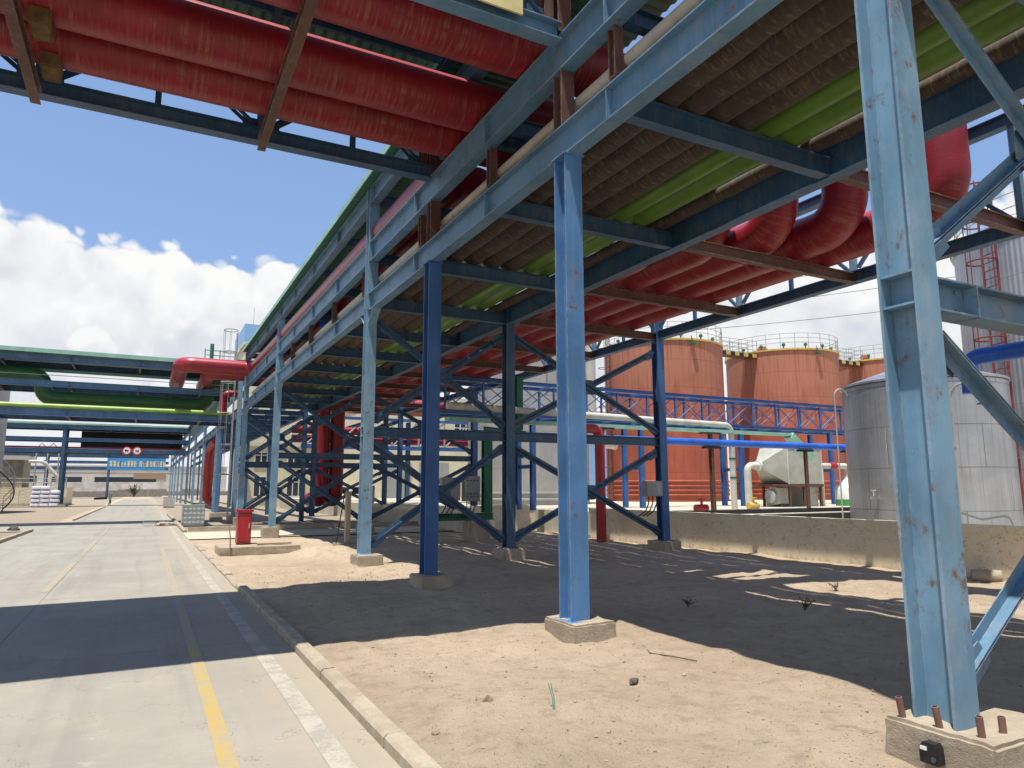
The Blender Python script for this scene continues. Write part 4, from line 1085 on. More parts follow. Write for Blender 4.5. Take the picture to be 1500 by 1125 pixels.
for k, (az, z, lab) in enumerate(((206, 1.6, 'small metal valve on the right side of the short silver tank'), (176, 1.5, 'small brass drain valve on the left edge of the short silver tank'))):
    n = Vector((math.cos(rad(az)), math.sin(rad(az)), 0)); p = Vector((20.45, 12.6, z)) + n * 2.15
    t = thing('valve', lab, 'valve', tuple(p))
    b = MB(); b.tube([p, p + n * .3], .045, 10); b.build('stub', 'chrome', t)
    b = MB(); b.tube([p + n * .2 + Vector((0, 0, .03)), p + n * .2 + Vector((0, 0, .2))], .02, 8); b.tube([p + n * .2 + Vector((0, 0, .19)), p + n * .2 + Vector((0, 0, .22))], .1, 14); b.build('handwheel', 'chrome', t)
cp = thing('conduit', 'thin dark conduit running down the short silver tank', 'conduit', (18.6, 11.4, .1))
n = Vector((math.cos(rad(205)), math.sin(rad(205)), 0)); p = Vector((20.45, 12.6, 0)) + n * 2.19
b = MB(); b.tube([p + Vector((0, 0, .1)), p + Vector((0, 0, 3.9))], .018, 8); b.build('tube', 'brown_steel', cp)
p = Vector((17.4, 13.7, 0)); b = MB()
b.tube([(18.05, 13.75, .1), (18.05, 13.75, 4.5)] + [(18.05 + .22 - .22 * math.cos(rad(a)), 13.75 - .1 * a / 180, 4.5 + .2 * math.sin(rad(a))) for a in range(15, 181, 15)], .02, 8)
tag(b.build('vent_pipe', 'galv', None, loc=(18.05, 13.75, .1)), 'thin bent vent pipe at the left edge of the short silver tank', 'pipe')

# ------------------------------------------------------------------ buildings in the background
def building(name, label, x0, x1, y0, y1, z0, z1, mat, wins=(), band=None, doors=()):
    t = thing(name, label, 'building', ((x0 + x1) / 2, (y0 + y1) / 2, z0))
    b = MB(); b.box((x0, y0, z0 - .3), (x1, y1, z1)); b.build('wall', mat, t)
    b = MB(); b.box((x0 - .25, y0 - .25, z1 + .002), (x1 + .25, y1 + .25, z1 + .35)); b.build('parapet', band or mat, t)
    for (wx0, wx1, wz0, wz1, n) in wins:
        b = MB()
        f = .09
        b.box((wx0, y0 - .06, wz0), (wx1, y0 - .004, wz0 + f)); b.box((wx0, y0 - .06, wz1 - f), (wx1, y0 - .004, wz1))
        b.box((wx0, y0 - .06, (wz0 + (wz1 - wz0) * .7)), (wx1, y0 - .004, wz0 + (wz1 - wz0) * .7 + f * .8))
        for k in range(n + 1):
            x = wx0 + (wx1 - wx0 - f) * k / n; b.box((x, y0 - .064, wz0 + .002), (x + f, y0 - .005, wz1 - .002))
        wf = b.build('window', 'window_frame', t)
        b = MB(); b.box((wx0 + .02, y0 - .03, wz0 + .02), (wx1 - .02, y0 - .006, wz1 - .02)); b.build('pane', 'glass_dark', wf)
        b = MB(); b.box((wx0 - .1, y0 - .12, wz0 - .1), (wx1 + .1, y0 - .003, wz0 - .004)); b.build('sill', 'pale_facade', wf)
    for (dx0, dx1, dz0, dz1) in doors:
        b = MB(); b.box((dx0, y0 - .05, dz0), (dx1, y0 - .004, dz1))
        for k in range(4):
            x = dx0 + (dx1 - dx0) * k / 4; b.box((x, y0 - .07, dz0), (x + .06, y0 - .051, dz1))
        b.build('door', 'shutter', t)
    return t
building('office_block', 'two storey cream building with white framed windows behind the rack columns', 9.35, 20.4, 79, 90, -.2, 6.3, 'cream_facade',
         [(x, x + 2.0, z0, z1, 3) for x in (10.2, 13.6, 17.0) for z0, z1 in ((.9, 3.1), (4.4, 5.7))], 'pale_facade')
building('workshop', 'tall cream workshop with grey doors seen through the bracing', 17.9, 34.5, 63, 76, -.15, 10.2, 'cream_facade',
         [(x, x + 2.6, 6.2, 8.2, 4) for x in (26.5, 30.5)], 'pale_facade', [(19.4, 22.2, 0, 4.2), (23.0, 26.0, 0, 4.2), (28, 30.5, 0, 4.2)])
building('tower_block', 'cream tower with a light blue band rising above the rack roof', 11.0, 23, 100, 112, -.2, 21.4, 'cream_facade', [(15, 17, 16, 17.8, 3)], None)
tw = thing('rooftop_band', 'light blue parapet on top of the cream tower', 'parapet', (17, 106, 21.7))
b = MB(); b.box((10.8, 99.8, 21.76), (23.2, 112.2, 24.3)); b.build('band', 'blue_band', tw)
b = MB(); b.tube([(12, 101, 24.3), (12, 101, 27)], .035, 6); b.build('lightning_rod', 'galv', tw)
vr = thing('valve_platform', 'small railed platform with green and red pipe stubs on top of the far rack roof', 'platform', (4.9, 62, 9.3))
b = MB()
for z in (11.8, 12.3, 12.8, 13.2): b.tube([(3.7, 62, z), (6.0, 62, z)], .05, 6)
b.build('rail', 'galv', vr)
for x in (3.7, 4.85, 6.0):
    b = MB(); b.tube([(x, 62, 9.3), (x, 62, 13.3)], .06, 6); b.build('leg', 'galv', vr)
b = MB(); b.tube([(4.2, 61.8, 9.3), (4.2, 61.8, 13.7)], .16, 10); b.build('riser', 'green_steel', vr)
b = MB(); b.tube([(4.3, 61.7, 12.0), (5.8, 61.7, 12.0)], .12, 10); b.build('red_line', 'safety_red', vr)
b = MB(); b.box((3.5, 61.4, 11.2), (6.2, 63, 11.3)); b.build('deck', 'galv', vr)
# blue pale steel shed right of the concrete tank and lattice behind
building('blue_shed', 'pale blue and white shed between the grey concrete tank and the orange tanks', 31.5, 40.5, 56, 64, .86, 8.8, 'blue_band', (), 'pale_facade')
# far wall and long shed at the end of the road
fw = thing('boundary_wall', 'white patched boundary wall with a rubble foot at the end of the road', 'wall', (-20, 230, -.2))
rg = random.Random(3); b = MB()
b.box((-95, 230, 1.35), (20, 230.5, 3.7)); b.build('wall', 'white_wall', fw)
b = MB(); pts = []
x = -95
while x < 20:
    x2 = x + rg.uniform(2, 5); b.box((x, 229.94, -.4), (x2 - .02, 230.55, 1.34 + rg.uniform(-.5, .35))); x = x2
b.build('rubble_foot', 'dirty_stone', fw)
ls = building('long_shed', 'long pale factory shed with dark strip windows behind the white wall', -95, 25, 262, 290, -.2, 9.0, 'pale_facade', ())
for x0_, x1_, z0_, z1_ in ((-14.5, 3.2, 4.0, 5.6), (-26, -18, 4.0, 5.6), (-42, -30, 4.0, 5.9), (-62, -48, 4, 5.6)):
    b = MB(); b.box((x0_, 261.9, z0_), (x1_, 261.99, z1_)); b.build('strip_window', 'glass_dark', ls)
b = MB(); b.box((-3.5, 261.86, 5.0), (6.0, 261.89, 7.0)); b.build('panel', 'wood', ls)
b = MB(); b.box((-95, 261.93, 6.9), (25, 261.985, 7.05)); b.build('eaves_line', 'dirty_stone', ls)
lk = thing('low_wall', 'low stone kerb wall crossing in front of the white wall', 'wall', (-20, 200, -.2))
b = MB(); b.box((-90, 200, -.4), (4, 200.6, .75)); b.build('wall', 'dirty_stone', lk)

# small pipe rack with red pipes far behind, seen through the bracing
pr_ = thing('pipe_rack', 'small far pipe rack with teal roof edge and red pipes behind the dark columns', 'pipe rack', (19, 50, -.1))
for z, mt, h in ((7.25, 'teal_fascia', .45), (6.75, 'blue_truss', .2), (4.6, 'blue_truss', .3)):
    b = MB(); b.box((9.5, 50, z), (30, 50.2, z + h)); b.build('beam', mt, pr_)
b = MB()
for k in range(10):
    x = 9.8 + 2.1 * k; b.box((x - .05, 50.02, 4.91), (x + .05, 50.14, 6.74)); b.tube([(x + .1, 50.08, 4.95), (x + 2.0, 50.08, 6.7)], .05, 6)
b.build('lattice', 'galv', pr_)
for x in (10.5, 17.5, 24.5):
    b = MB(); b.hbeam((x, 50.5, -.2), (x, 50.5, 6.74), (0, 1, 0), .3, .3, .02, .015); b.build('column', 'blue_navy_shaded', pr_)
for z, r in ((5.3, .28), (5.95, .28)):
    pipe('red_pipe', [(9, 50.8, z), (31, 50.8, z)], .1, r, 'pipe_red_clean', '%s red pipe on the small far rack' % ('lower' if z < 5.5 else 'upper'), 'pipe')
b = MB(); b.tube(bend([(24.2, 49.4, 4.4), (24.2, 49.4, 1.4)], .1), .35, 14)
t = thing('red_duct', 'short fluted red duct hanging under the small far rack', 'duct', (24.2, 49.4, 1.4)); b.build('duct', 'pipe_red_clean', t)

# green portal frame with switch boxes
gf = thing('steel_portal', 'dark green steel frame holding grey switch boxes beside the concrete tank', 'frame', (10.3, 22, .6))
b = MB(); b.hbeam((10.52, 22, .96), (10.52, 22, 3.72), (0, 1, 0), .28, .3, .02, .016); b.build('post', 'green_steel', gf)
b = MB(); b.hbeam((12.1, 22.6, 3.9), (12.1, 22.6, 5.9), (0, 1, 0), .25, .25, .02, .016); b.build('post', 'green_steel', gf)
b = MB(); b.hbeam((10.2, 21.6, 3.80), (12.5, 22.8, 3.80), (0, 0, 1), .18, .2, .014, .012); b.build('beam', 'green_steel', gf)
b = MB(); b.hbeam((8.3, 22, .83), (10.75, 22, .83), (0, 0, 1), .24, .22, .016, .012); b.build('sill_beam', 'green_steel', gf)
o = rough_block('concrete_footing', 9.75, 10.5, 21.7, 22.3, -.3, .70, 'concrete', seed=21); tag(o, 'stubby concrete block under the green frame', 'footing')
o = rough_block('concrete_footing', 8.2, 8.6, 21.75, 22.25, -.3, .70, 'concrete', seed=22); tag(o, 'concrete block under the left end of the green frame, behind a column', 'footing')
def switchbox(x0, x1, y, z0, z1, label, dots):
    t = thing('switch_box', label, 'switch box', ((x0 + x1) / 2, y, z0))
    b = MB(); b.box((x0, y, z0), (x1, y + .22, z1)); b.build('case', 'grey_box', t)
    b = MB(); b.box((x0 + .015, y - .02, z0 + .015), (x1 - .015, y - .002, z1 - .015)); b.build('door', 'grey_box', t)
    b = MB()
    for (u, v) in dots: b.tube([(x0 + (x1 - x0) * u, y - .035, z0 + (z1 - z0) * v), (x0 + (x1 - x0) * u, y - .021, z0 + (z1 - z0) * v)], .025, 10)
    if dots: b.build('buttons', 'black', t)
    b = MB()
    for k in range(3):
        x = x0 + (x1 - x0) * (.25 + .25 * k); b.tube([(x, y + .1, z0 - .002), (x, y + .1, z0 - .2), (x - .12, y + .1, z0 - .42), (x - .35, y + .12, z0 - .55)], .018, 6)
    b.build('cable', 'black_plastic', t)
    return t
switchbox(9.55, 10.15, 21.75, 1.35, 2.2, 'grey switch box with rows of black buttons next to the green post', [(u, v) for v in (.82, .3, .18) for u in (.2, .4, .6, .8)] + [(.2, .6)])
switchbox(8.75, 9.42, 21.75, 1.38, 2.15, 'plain grey switch box left of the one with buttons', [])
t = switchbox(12.62, 13.2, 15.9, 1.55, 1.98, 'dark grey junction box fixed to the deep blue outer column', [])
t = switchbox(8.0, 8.5, 28.6, 1.2, 1.9, 'pale grey control box on a stand in the shade behind the second frame', [(u, .75) for u in (.3, .5, .7)])
b = MB(); b.box((8.15, 28.7, -.1), (8.35, 28.8, 1.198)); b.build('stand', 'galv', t)
gp = thing('guide_post', 'grey concrete stand with a leaning rod beside the pale road-side column', 'stand', (5.9, 22.9, 0))
b = MB(); b.box((5.85, 22.8, -.05), (6.0, 23.0, 1.7)); b.box((5.5, 22.75, -.05), (6.25, 23.05, .06)); b.build('stand', 'concrete', gp)
b = MB(); b.tube([(5.55, 22.8, .05), (5.8, 22.8, 1.75)], .02, 8); b.build('rod', 'black_plastic', gp)

# ------------------------------------------------------------------ road side: hydrant box, slab, totes, rubble
o = rough_block('concrete_slab', 1.92, 4.05, 20.75, 22.4, -.25, .20, 'concrete', seed=31, amp=.02, cuts=8); tag(o, 'broken concrete slab by the kerb carrying the red box', 'slab')
hb = thing('hydrant_box', 'red metal fire hydrant box standing on the concrete slab', 'hydrant box', (2.62, 21.95, .2))
b = MB(); b.box((2.44, 21.72, .24), (2.82, 22.12, 1.12)); b.build('body', 'safety_red', hb)
b = MB(); b.box((2.40, 21.68, 1.122), (2.86, 22.16, 1.19)); b.build('lid', 'safety_red', hb)
b = MB(); b.box((2.47, 21.70, .30), (2.79, 21.718, 1.08)); d = b.build('door', 'safety_red', hb)
b = MB(); b.box((2.74, 21.685, .66), (2.77, 21.698, .80)); b.build('handle', 'galv', d)
b = MB()
for x in (2.46, 2.74):
    for y in (21.74, 22.04): b.box((x, y, .198), (x + .06, y + .06, .238))
b.build('foot', 'brown_steel', hb)
b = MB(); b.tube([(2.17, 20.72, .0), (2.16, 20.7, .45), (2.11, 20.68, .8)], [.02, .018, .01], 8); tag(b.build('bent_rod', 'wood', None, loc=(2.17, 20.7, 0)), 'thin bent stick standing in front of the slab', 'stick')
b = MB(); b.box((2.95, 21.3, .212), (3.9, 21.42, .25)); tag(b.build('plank', 'wood', None, loc=(3.4, 21.36, .21)), 'grey plank lying on the concrete slab', 'plank')
def tote(x, y, mat, label):
    z = gz(y)
    t = thing('ibc_tote', label, 'container', (x, y, z), 'caged plastic totes by the road')
    b = MB()
    for dy in (-.42, 0, .42): b.box((x - .5, y + dy - .07, z), (x + .5, y + dy + .07, z + .1))
    b.box((x - .52, y - .52, z + .102), (x + .52, y + .52, z + .14)); b.build('pallet', 'galv', t)
    b = MB(); b.box((x - .49, y - .49, z + .15), (x + .49, y + .49, z + 1.1)); o = b.build('bottle', mat, t)
    b = MB(); b.lathe([(.12, 0), (.12, .05)], (x, y, z + 1.101), 16); b.build('cap', 'black_plastic', t)
    b = MB(); q = .505
    for k in range(5):
        zz = z + .2 + .225 * k; b.tube([(x - q, y - q, zz), (x + q, y - q, zz), (x + q, y + q, zz), (x - q, y + q, zz), (x - q, y - q, zz)], .011, 5)
    for k in range(6):
        s = -q + 2 * q * k / 5
        for p in ((x + s, y - q - .012), (x + s, y + q + .012), (x - q - .012, y + s), (x + q + .012, y + s)): b.tube([(p[0], p[1], z + .14), (p[0], p[1], z + 1.12)], .011, 5)
    b.build('cage', 'galv', t)
tote(2.33, 40.4, 'ibc', 'greenish caged plastic tote on a pallet at the road edge')
tote(2.4, 84, 'ibc_white', 'white caged plastic tote farther down the road edge')
rg = random.Random(9)
for k in range(7):
    x, y = .75 + .16 * k + rg.uniform(-.05, .05), 41.2 + rg.uniform(-.3, .4)
    rock('concrete_lump', (x, y, gz(y) + .08), (rg.uniform(.12, .24), rg.uniform(.12, .2), rg.uniform(.08, .14)), 'concrete', k + 2, label='grey rubble lump in the heap left of the greenish tote', cat='rubble', group='rubble lumps by the greenish tote')
t = thing('mesh_basket', 'small wire basket lying on the road left of the rubble heap', 'basket', (.3, 41.3, gz(41)))
b = MB()
for k in range(7): b.tube([(.05 + .09 * k, 41.0, gz(41) + .02), (.05 + .09 * k, 41.0, gz(41) + .3), (.05 + .09 * k, 41.5, gz(41) + .3), (.05 + .09 * k, 41.5, gz(41) + .02)], .012, 5)
for z in (.05, .18, .3): b.tube([(.05, 41.0, gz(41) + z), (.6, 41.0, gz(41) + z)], .012, 5)
b.build('wire', 'galv', t)
o = rough_block('concrete_block', 4.2, 5.6, 53.2, 54.6, gz(54) - .1, gz(54) + .26, 'concrete', seed=41); tag(o, 'flat concrete pad under the far bright blue prop column', 'pad')
o = rough_block('concrete_block', 3.6, 4.3, 46.0, 46.8, gz(46) - .1, gz(46) + .2, 'concrete', seed=42); tag(o, 'pale broken block on the ground right of the greenish tote', 'block')
for k in range(9):
    x = 8.3 + rg.uniform(-1.2, 1.2); y = 31.6 + rg.uniform(4.5, 6); rock('concrete_lump', (x, y, gz(y) + .05), (rg.uniform(.15, .35), .2, rg.uniform(.06, .12)), 'concrete', k + 30, label='pale rubble lump on the dark ground beyond the path kerb', cat='rubble', group='pale rubble beyond the path')

# ------------------------------------------------------------------ left side
lt = thing('storage_tank', 'plain grey tank cut off by the left edge of the picture', 'tank', (-17.2, 73.5, gz(73)))
b = MB(); b.lathe([(6.2, 0), (6.2, 4), (6.2, 12.6), (.1, 13.6)], (-17.2, 73.5, gz(73)), 96); b.build('shell', 'tank_grey', lt)
st = thing('spiral_stair', 'dark spiral stair with pale treads curling round the grey tank at the left', 'stair', (-17.2, 73.5, gz(73)))
b = MB(); bs = MB(); hr = MB(); line = []; hl = []
for k in range(26):
    a = rad(34 - 4.0 * k); z = gz(73) + .3 + .22 * k
    r0, r1 = 6.25, 7.15
    p = [(-17.2 + r * math.cos(a + da), 73.5 + r * math.sin(a + da), z) for r, da in ((r0, 0), (r1, 0), (r1, .055), (r0, .055))]
    b.add(p + [(q[0], q[1], q[2] - .04) for q in p], [(0, 1, 2, 3), (7, 6, 5, 4), (0, 4, 5, 1), (1, 5, 6, 2), (2, 6, 7, 3), (3, 7, 4, 0)])
    line.append((-17.2 + 7.2 * math.cos(a), 73.5 + 7.2 * math.sin(a), z - .12)); hl.append((line[-1][0], line[-1][1], z + 1.0))
b.build('tread', 'pale_facade', st)
bs.tube(line, .06, 8); bs.tube([(line[0][0], line[0][1], gz(73)), line[0]], .06, 6); bs.build('stringer', 'black_plastic', st)
hr.tube(hl, .03, 6); hr.tube([(p[0], p[1], p[2] - .5) for p in hl], .025, 6)
for p, q in list(zip(line, hl))[::3]: hr.tube([p, q], .025, 6)
hr.build('handrail', 'galv', st)
pd = thing('settling_pond', 'low cream pond wall with rails and a brown hut at the far left', 'pond', (-15, 104, gz(100)))
b = MB(); b.box((-34, 104, -.4), (-8.6, 112, 2.0)); b.build('wall', 'cream_wall', pd)
b = MB(); b.box((-30, 105, 2.0), (-13.5, 111, 5.4)); b.build('hut', 'dirty_stone', pd)
b = MB(); b.box((-30.4, 104.6, 5.4), (-13.0, 111.4, 5.9)); b.build('hut_roof', 'pale_facade', pd)
b = MB()
for z in (2.6, 3.1): b.tube([(-20, 104.1, z), (-8.8, 104.1, z)], .04, 6)
for k in range(8): x = -20 + 1.6 * k; b.tube([(x, 104.1, 2.0), (x, 104.1, 3.1)], .04, 6)
for k in range(4): b.tube([(-13.5, 103.6, .2 + .45 * k), (-8.7, 103.6, 2.0 + .45 * k)], .035, 6)
for k in range(4): b.tube([(-13.5 + 1.6 * k, 103.6, .0 + .6 * k), (-13.5 + 1.6 * k, 103.6, 1.55 + .6 * k)], .035, 6)
for x in (-12.4, -11.2, -10.0): b.tube([(x, 106, 2.0), (x, 106, 7.0), (x + .5, 106, 7.6), (x + 1.0, 106, 7.0)], .08, 8)
b.build('railing', 'galv', pd)
b = MB(); b.tube(bend([(-13.0, 104.8, 5.2), (-11.4, 104.8, 5.2), (-9.6, 104.8, 3.0), (-9.6, 104.8, 2.0)], 1.0), .22, 10); b.build('pipe', 'pipe_white', pd)
# sacks stacked beside the far column
lay = ('bottom', 'second', 'middle', 'fourth', 'top')
sb = None
rg = random.Random(4)
for r_ in range(5):
    for c_ in range(3 if r_ < 4 else 2):
        x = -10.55 + c_ * .86 + (.06 if r_ % 2 else 0); z = gz(95) + .04 + .46 * r_
        root = thing('sack', 'white and blue sack in the %s layer of the stack beside the far column' % lay[r_], 'sack', (x, 93, z), 'stacked sacks')
        if sb is None:
            bm = bmesh.new(); bmesh.ops.create_cube(bm, size=1); bmesh.ops.subdivide_edges(bm, edges=list(bm.edges), cuts=5, use_grid_fill=True)
            for v in bm.verts:
                p = v.co; e = (1 - (2 * p.x) ** 4) * (1 - (2 * p.y) ** 4)
                v.co = Vector((p.x * .84, p.y * 1.1, p.z * .46 * (.55 + .45 * e) + .23))
            me = bpy.data.meshes.new('bag'); bm.to_mesh(me); bm.free(); me.materials.append(M['bag_white']); me.shade_smooth()
            sb = bpy.data.objects.new('bag', me); COL.objects.link(sb); sb.parent = root
            q = MB(); q.box((x - .40, 93 - .53, z + .02), (x + .40, 93 - .44, z + .20)); lb = q.build('print', 'bag_blue', root)
        else:
            for src in (sb, lb):
                k = src.copy(); COL.objects.link(k); k.parent = root
gv = MB(); gv.tube([(-6.3, 27.4, .03), (-4.75, 28.2, .03)], .06, 12)
tag(gv.build('pipe_length', 'pipe_white', None, loc=(-5.5, 28, .02)), 'loose white pipe lying on the gravel at the left road edge', 'pipe')
rock('stone', (-5.3, 40.2, -.05), (.25, .2, .16), 'dark_stone', 5, label='dark lump on the left verge near the side road', cat='stone')
# shrub near the end of the road
def plant(name, label, loc, h, spread, n, mat, seed, leaf=.1):
    rg = random.Random(seed); t = thing(name, label, 'plant', loc)
    b = MB(); l = MB(); L = Vector(loc)
    for k in range(n):
        a = rg.uniform(0, 2 * PI); s = rg.uniform(.2, 1) * spread; hh = h * rg.uniform(.5, 1)
        tip = L + Vector((math.cos(a) * s, math.sin(a) * s, hh)); mid = L + Vector((math.cos(a) * s * .3, math.sin(a) * s * .3, hh * .5))
        b.tube([L, mid, tip], [h * .012, h * .009, h * .004], 5)
        for j in range(14):
            f = rg.uniform(.35, 1.05); p = L.lerp(mid, f * 2) if f < .5 else mid.lerp(tip, (f - .5) * 2)
            d = Vector((rg.uniform(-1, 1), rg.uniform(-1, 1), rg.uniform(-.4, 1))).normalized() * leaf * rg.uniform(.5, 1.2); sd = d.cross(Vector((rg.random(), rg.random(), 1))).normalized() * leaf * .22
            l.add([p, p + d * .5 + sd, p + d, p + d * .5 - sd], [(0, 1, 2, 3)])
    b.build('stem', 'twig', t, smooth=60)
    if mat: l.build('leaves', mat, t, smooth=0)
plant('shrub', 'lone green shrub at the far end of the road before the white wall', (-2.2, 196, -.2), 3.0, 1.8, 30, 'leaf', 5, .5)
plant('dry_weed', 'dry dark weed on the shaded sand between the middle and nearest columns', (8.55, 7.25, .03), .22, .16, 16, 'twig', 6, .03)
plant('dry_weed', 'small dry weed on the shaded sand left of the larger weed', (7.3, 8.3, .03), .12, .16, 12, 'twig', 7, .03)
plant('dry_weed', 'dry weed in the sunlit strip by the cream wall', (10.6, 8.3, .03), .18, .14, 12, 'twig', 8, .03)

# ------------------------------------------------------------------ person far down the road
def person(x, y, label):
    z0 = gz(y); t = thing('person', label, 'person', (x, y, z0))
    V = [(0, 0, .88), (.03, 0, 1.10), (.10, 0, 1.33), (.13, 0, 1.42), (.16, 0, 1.50), (.17, 0, 1.60),      # 0-5 spine to head
         (.12, -.17, 1.36), (.28, -.24, 1.16), (.50, -.22, 1.12),                                   # 6-8 right arm forward
         (.10, .17, 1.36), (-.06, .24, 1.12), (-.22, .22, .98),                                    # 9-11 left arm back
         (.0, -.09, .86), (.10, -.1, .48), (.02, -.1, .08), (.16, -.1, .03),                       # 12-15 right leg
         (.0, .09, .86), (-.02, .1, .46), (-.20, .1, .10), (-.08, .1, .03)]                        # 16-19 left leg
    E = [(0,1),(1,2),(2,3),(3,4),(4,5),(2,6),(6,7),(7,8),(2,9),(9,10),(10,11),(0,12),(12,13),(13,14),(14,15),(0,16),(16,17),(17,18),(18,19)]
    Rr = [.15,.14,.16,.07,.09,.10,.07,.05,.035,.07,.05,.035,.10,.07,.05,.045,.10,.07,.05,.045]
    me = bpy.data.meshes.new('body'); me.from_pydata(V, E, [])
    o = bpy.data.objects.new('body', me); COL.objects.link(o)
    sk = o.modifiers.new('skin', 'SKIN'); o.modifiers.new('sub', 'SUBSURF').levels = 2
    for i, r in enumerate(Rr): me.skin_vertices[0].data[i].radius = (r, r)
    me.skin_vertices[0].data[0].use_root = True
    dg = bpy.context.evaluated_depsgraph_get(); em = bpy.data.meshes.new_from_object(o.evaluated_get(dg))
    bpy.data.objects.remove(o); em.name = 'body'
    em.materials.clear()
    for n in ('jacket', 'trousers', 'skin'): em.materials.append(M[n])
    for p in em.polygons:
        c = p.center
        p.material_index = 2 if (c.z > 1.44 or (c.x > .46 or c.x < -.19 and c.z > .9)) else (1 if c.z < .92 else 0)
        p.use_smooth = True
    ob = bpy.data.objects.new('body', em); COL.objects.link(ob); ob.parent = t
    b = MB(); b.lathe([(.14, 0), (.15, .01), (.125, .03), (.12, .10), (.08, .16), (.01, .18)], (x + .17, y, z0 + 1.58), 20); b.build('helmet', 'helmet', t)
    t.scale = (.92, .92, .92)
    return t
person(-3.55, 96, 'distant person in a pale helmet walking on the road with one arm out')
b = MB(); b.tube([(-5.2, 96.2, gz(96) + .86), (-3.85, 96.2, gz(96) + .92)], .13, 12); tag(b.build('dark_roll', 'black_plastic', None, loc=(-4.5, 96.2, gz(96) + .9)), 'dark roll trailing from the hand of the distant person', 'roll')

# ------------------------------------------------------------------ stones and litter on the sand
rock('brick_piece', (2.57, 5.36, .075), (.028, .05, .055), 'brick', 1, label='upright brown brick chip on the sunlit sand near the kerb', cat='stone')
rock('dark_stone', (4.09, 5.42, .045), (.06, .03, .025), 'dark_stone', 2, label='dark flat stone at the tip of the thin shadow on the sand', cat='stone')
rock('stone', (1.98, 4.98, .045), (.035, .03, .022), 'brick', 3, label='small brown pebble close to the kerb in the foreground', cat='stone')
rock('stone', (4.62, 5.35, .045), (.024, .022, .02), 'concrete', 4, label='small white stone beside the thin shadow on the sand', cat='stone')
rock('stone', (13.9, 8.45, .08), (.16, .14, .11), 'concrete', 6, label='pale rock leaning at the foot of the cream wall', cat='stone')
b = MB(); b.tube([(13.95, 7.95, .14), (14.2, 7.55, .14)], .12, 18); tag(b.build('concrete_core', 'concrete', None, loc=(14.05, 7.75, .1)), 'short concrete cylinder lying at the foot of the cream wall', 'cylinder')
b = MB(); b.tube([(4.27, 4.44, .05), (4.31, 4.36, .05)], .012, 10); tag(b.build('yellow_tube', 'yellow_paint', None, loc=(4.29, 4.4, .04)), 'bit of yellow tube on the sunlit sand', 'litter')
b = MB()
for k in range(2):
    b.tube([(2.98 + .012 * k, 5.0, .03), (2.985 + .014 * k, 5.02, .14), (2.97 + .02 * k, 5.06, .25)], .004, 5)
b.tube([(2.98, 5.0, .04), (2.86, 4.94, .05), (2.74, 4.9, .04)], .0035, 5); b.tube([(2.98, 5.0, .04), (3.04, 4.9, .05), (2.98, 4.72, .04), (2.86, 4.6, .04)], .0035, 5)
tag(b.build('wire', 'wire_green', None, loc=(2.98, 5, .03)), 'green plastic coated wire sticking out of the sand', 'wire')
b = MB(); b.tube([(4.95, 6.75, .05), (5.0, 6.4, .06), (4.9, 6.2, .05), (4.98, 5.95, .06), (5.1, 5.7, .05)], .006, 5); tag(b.build('wire', 'twig', None, loc=(4.95, 6.4, .04)), 'thin dark wire curling from the sunlit footing', 'wire')
rg = random.Random(21); b = MB()
for k in range(8000):
    x = rg.uniform(1.85, 12) if k % 3 else rg.uniform(1.85, 6); y = 3.0 + 13 * rg.random() ** 1.6
    if x > 14 or (4.2 < x < 5.3 and (2.3 < y < 3.3 or 6.8 < y < 7.6 or 11.5 < y < 12.4)): continue
    s = rg.uniform(.003, .009) if rg.random() < .93 else rg.uniform(.010, .022); z = sand_h(x, y) + s * .3
    a = rg.uniform(0, PI); ca, sa = math.cos(a) * s, math.sin(a) * s; q = rg.uniform(.5, .9)
    b.add([(x + ca, y + sa, z), (x - sa * q, y + ca * q, z), (x - ca, y - sa, z), (x + sa * q, y - ca * q, z), (x + s * .2, y, z + s * rg.uniform(.5, .9)), (x, y, z - s)],
          [(0, 1, 4), (1, 2, 4), (2, 3, 4), (3, 0, 4), (1, 0, 5), (2, 1, 5), (3, 2, 5), (0, 3, 5)])
struct(b.build('gravel', 'pebble', smooth=0), 'stuff')

# power lines beyond the tanks
for k in range(4):
    z0_, z1_ = 24 + 2.6 * k, 31 + 4.2 * k
    b = MB(); b.tube([(56 + 70 * s, 86 - 62 * s, z0_ + (z1_ - z0_) * s - 7 * s * (1 - s)) for s in [i / 14 for i in range(15)]], .035, 5)
    tag(b.build('power_line', 'black', None, loc=(90, 55, 25)), 'thin %s power line crossing the sky above the orange tanks' % ('lowest', 'second lowest', 'second highest', 'highest')[k], 'power line', 'power lines')

# ------------------------------------------------------------------ light, sky, camera
sun_dir = Vector((-.20, -.155, 1)).normalized()
el = math.asin(sun_dir.z); az = math.atan2(sun_dir.x, sun_dir.y)
L = bpy.data.lights.new('sun', 'SUN'); L.energy = 5.0; L.angle = rad(.53); L.color = (1.0, .945, .855)
so = bpy.data.objects.new('sun', L); COL.objects.link(so); so.rotation_euler = (-sun_dir).to_track_quat('-Z', 'Y').to_euler()
W = bpy.data.worlds.new('World'); S.world = W; W.use_nodes = True
t = NT(W.node_tree); t.n.clear()
sky = t.node('ShaderNodeTexSky'); sky.sky_type = 'NISHITA'; sky.sun_disc = False; sky.sun_elevation = el; sky.sun_rotation = az
sky.altitude = 1000; sky.air_density = 1.0; sky.dust_density = .6; sky.ozone_density = 1.0
gen = t.node('ShaderNodeTexCoord').outputs['Generated']
x, y, z = t.sep(gen)
warp = t.noise(gen, 3.2, 5, .6, 0.0, 1)
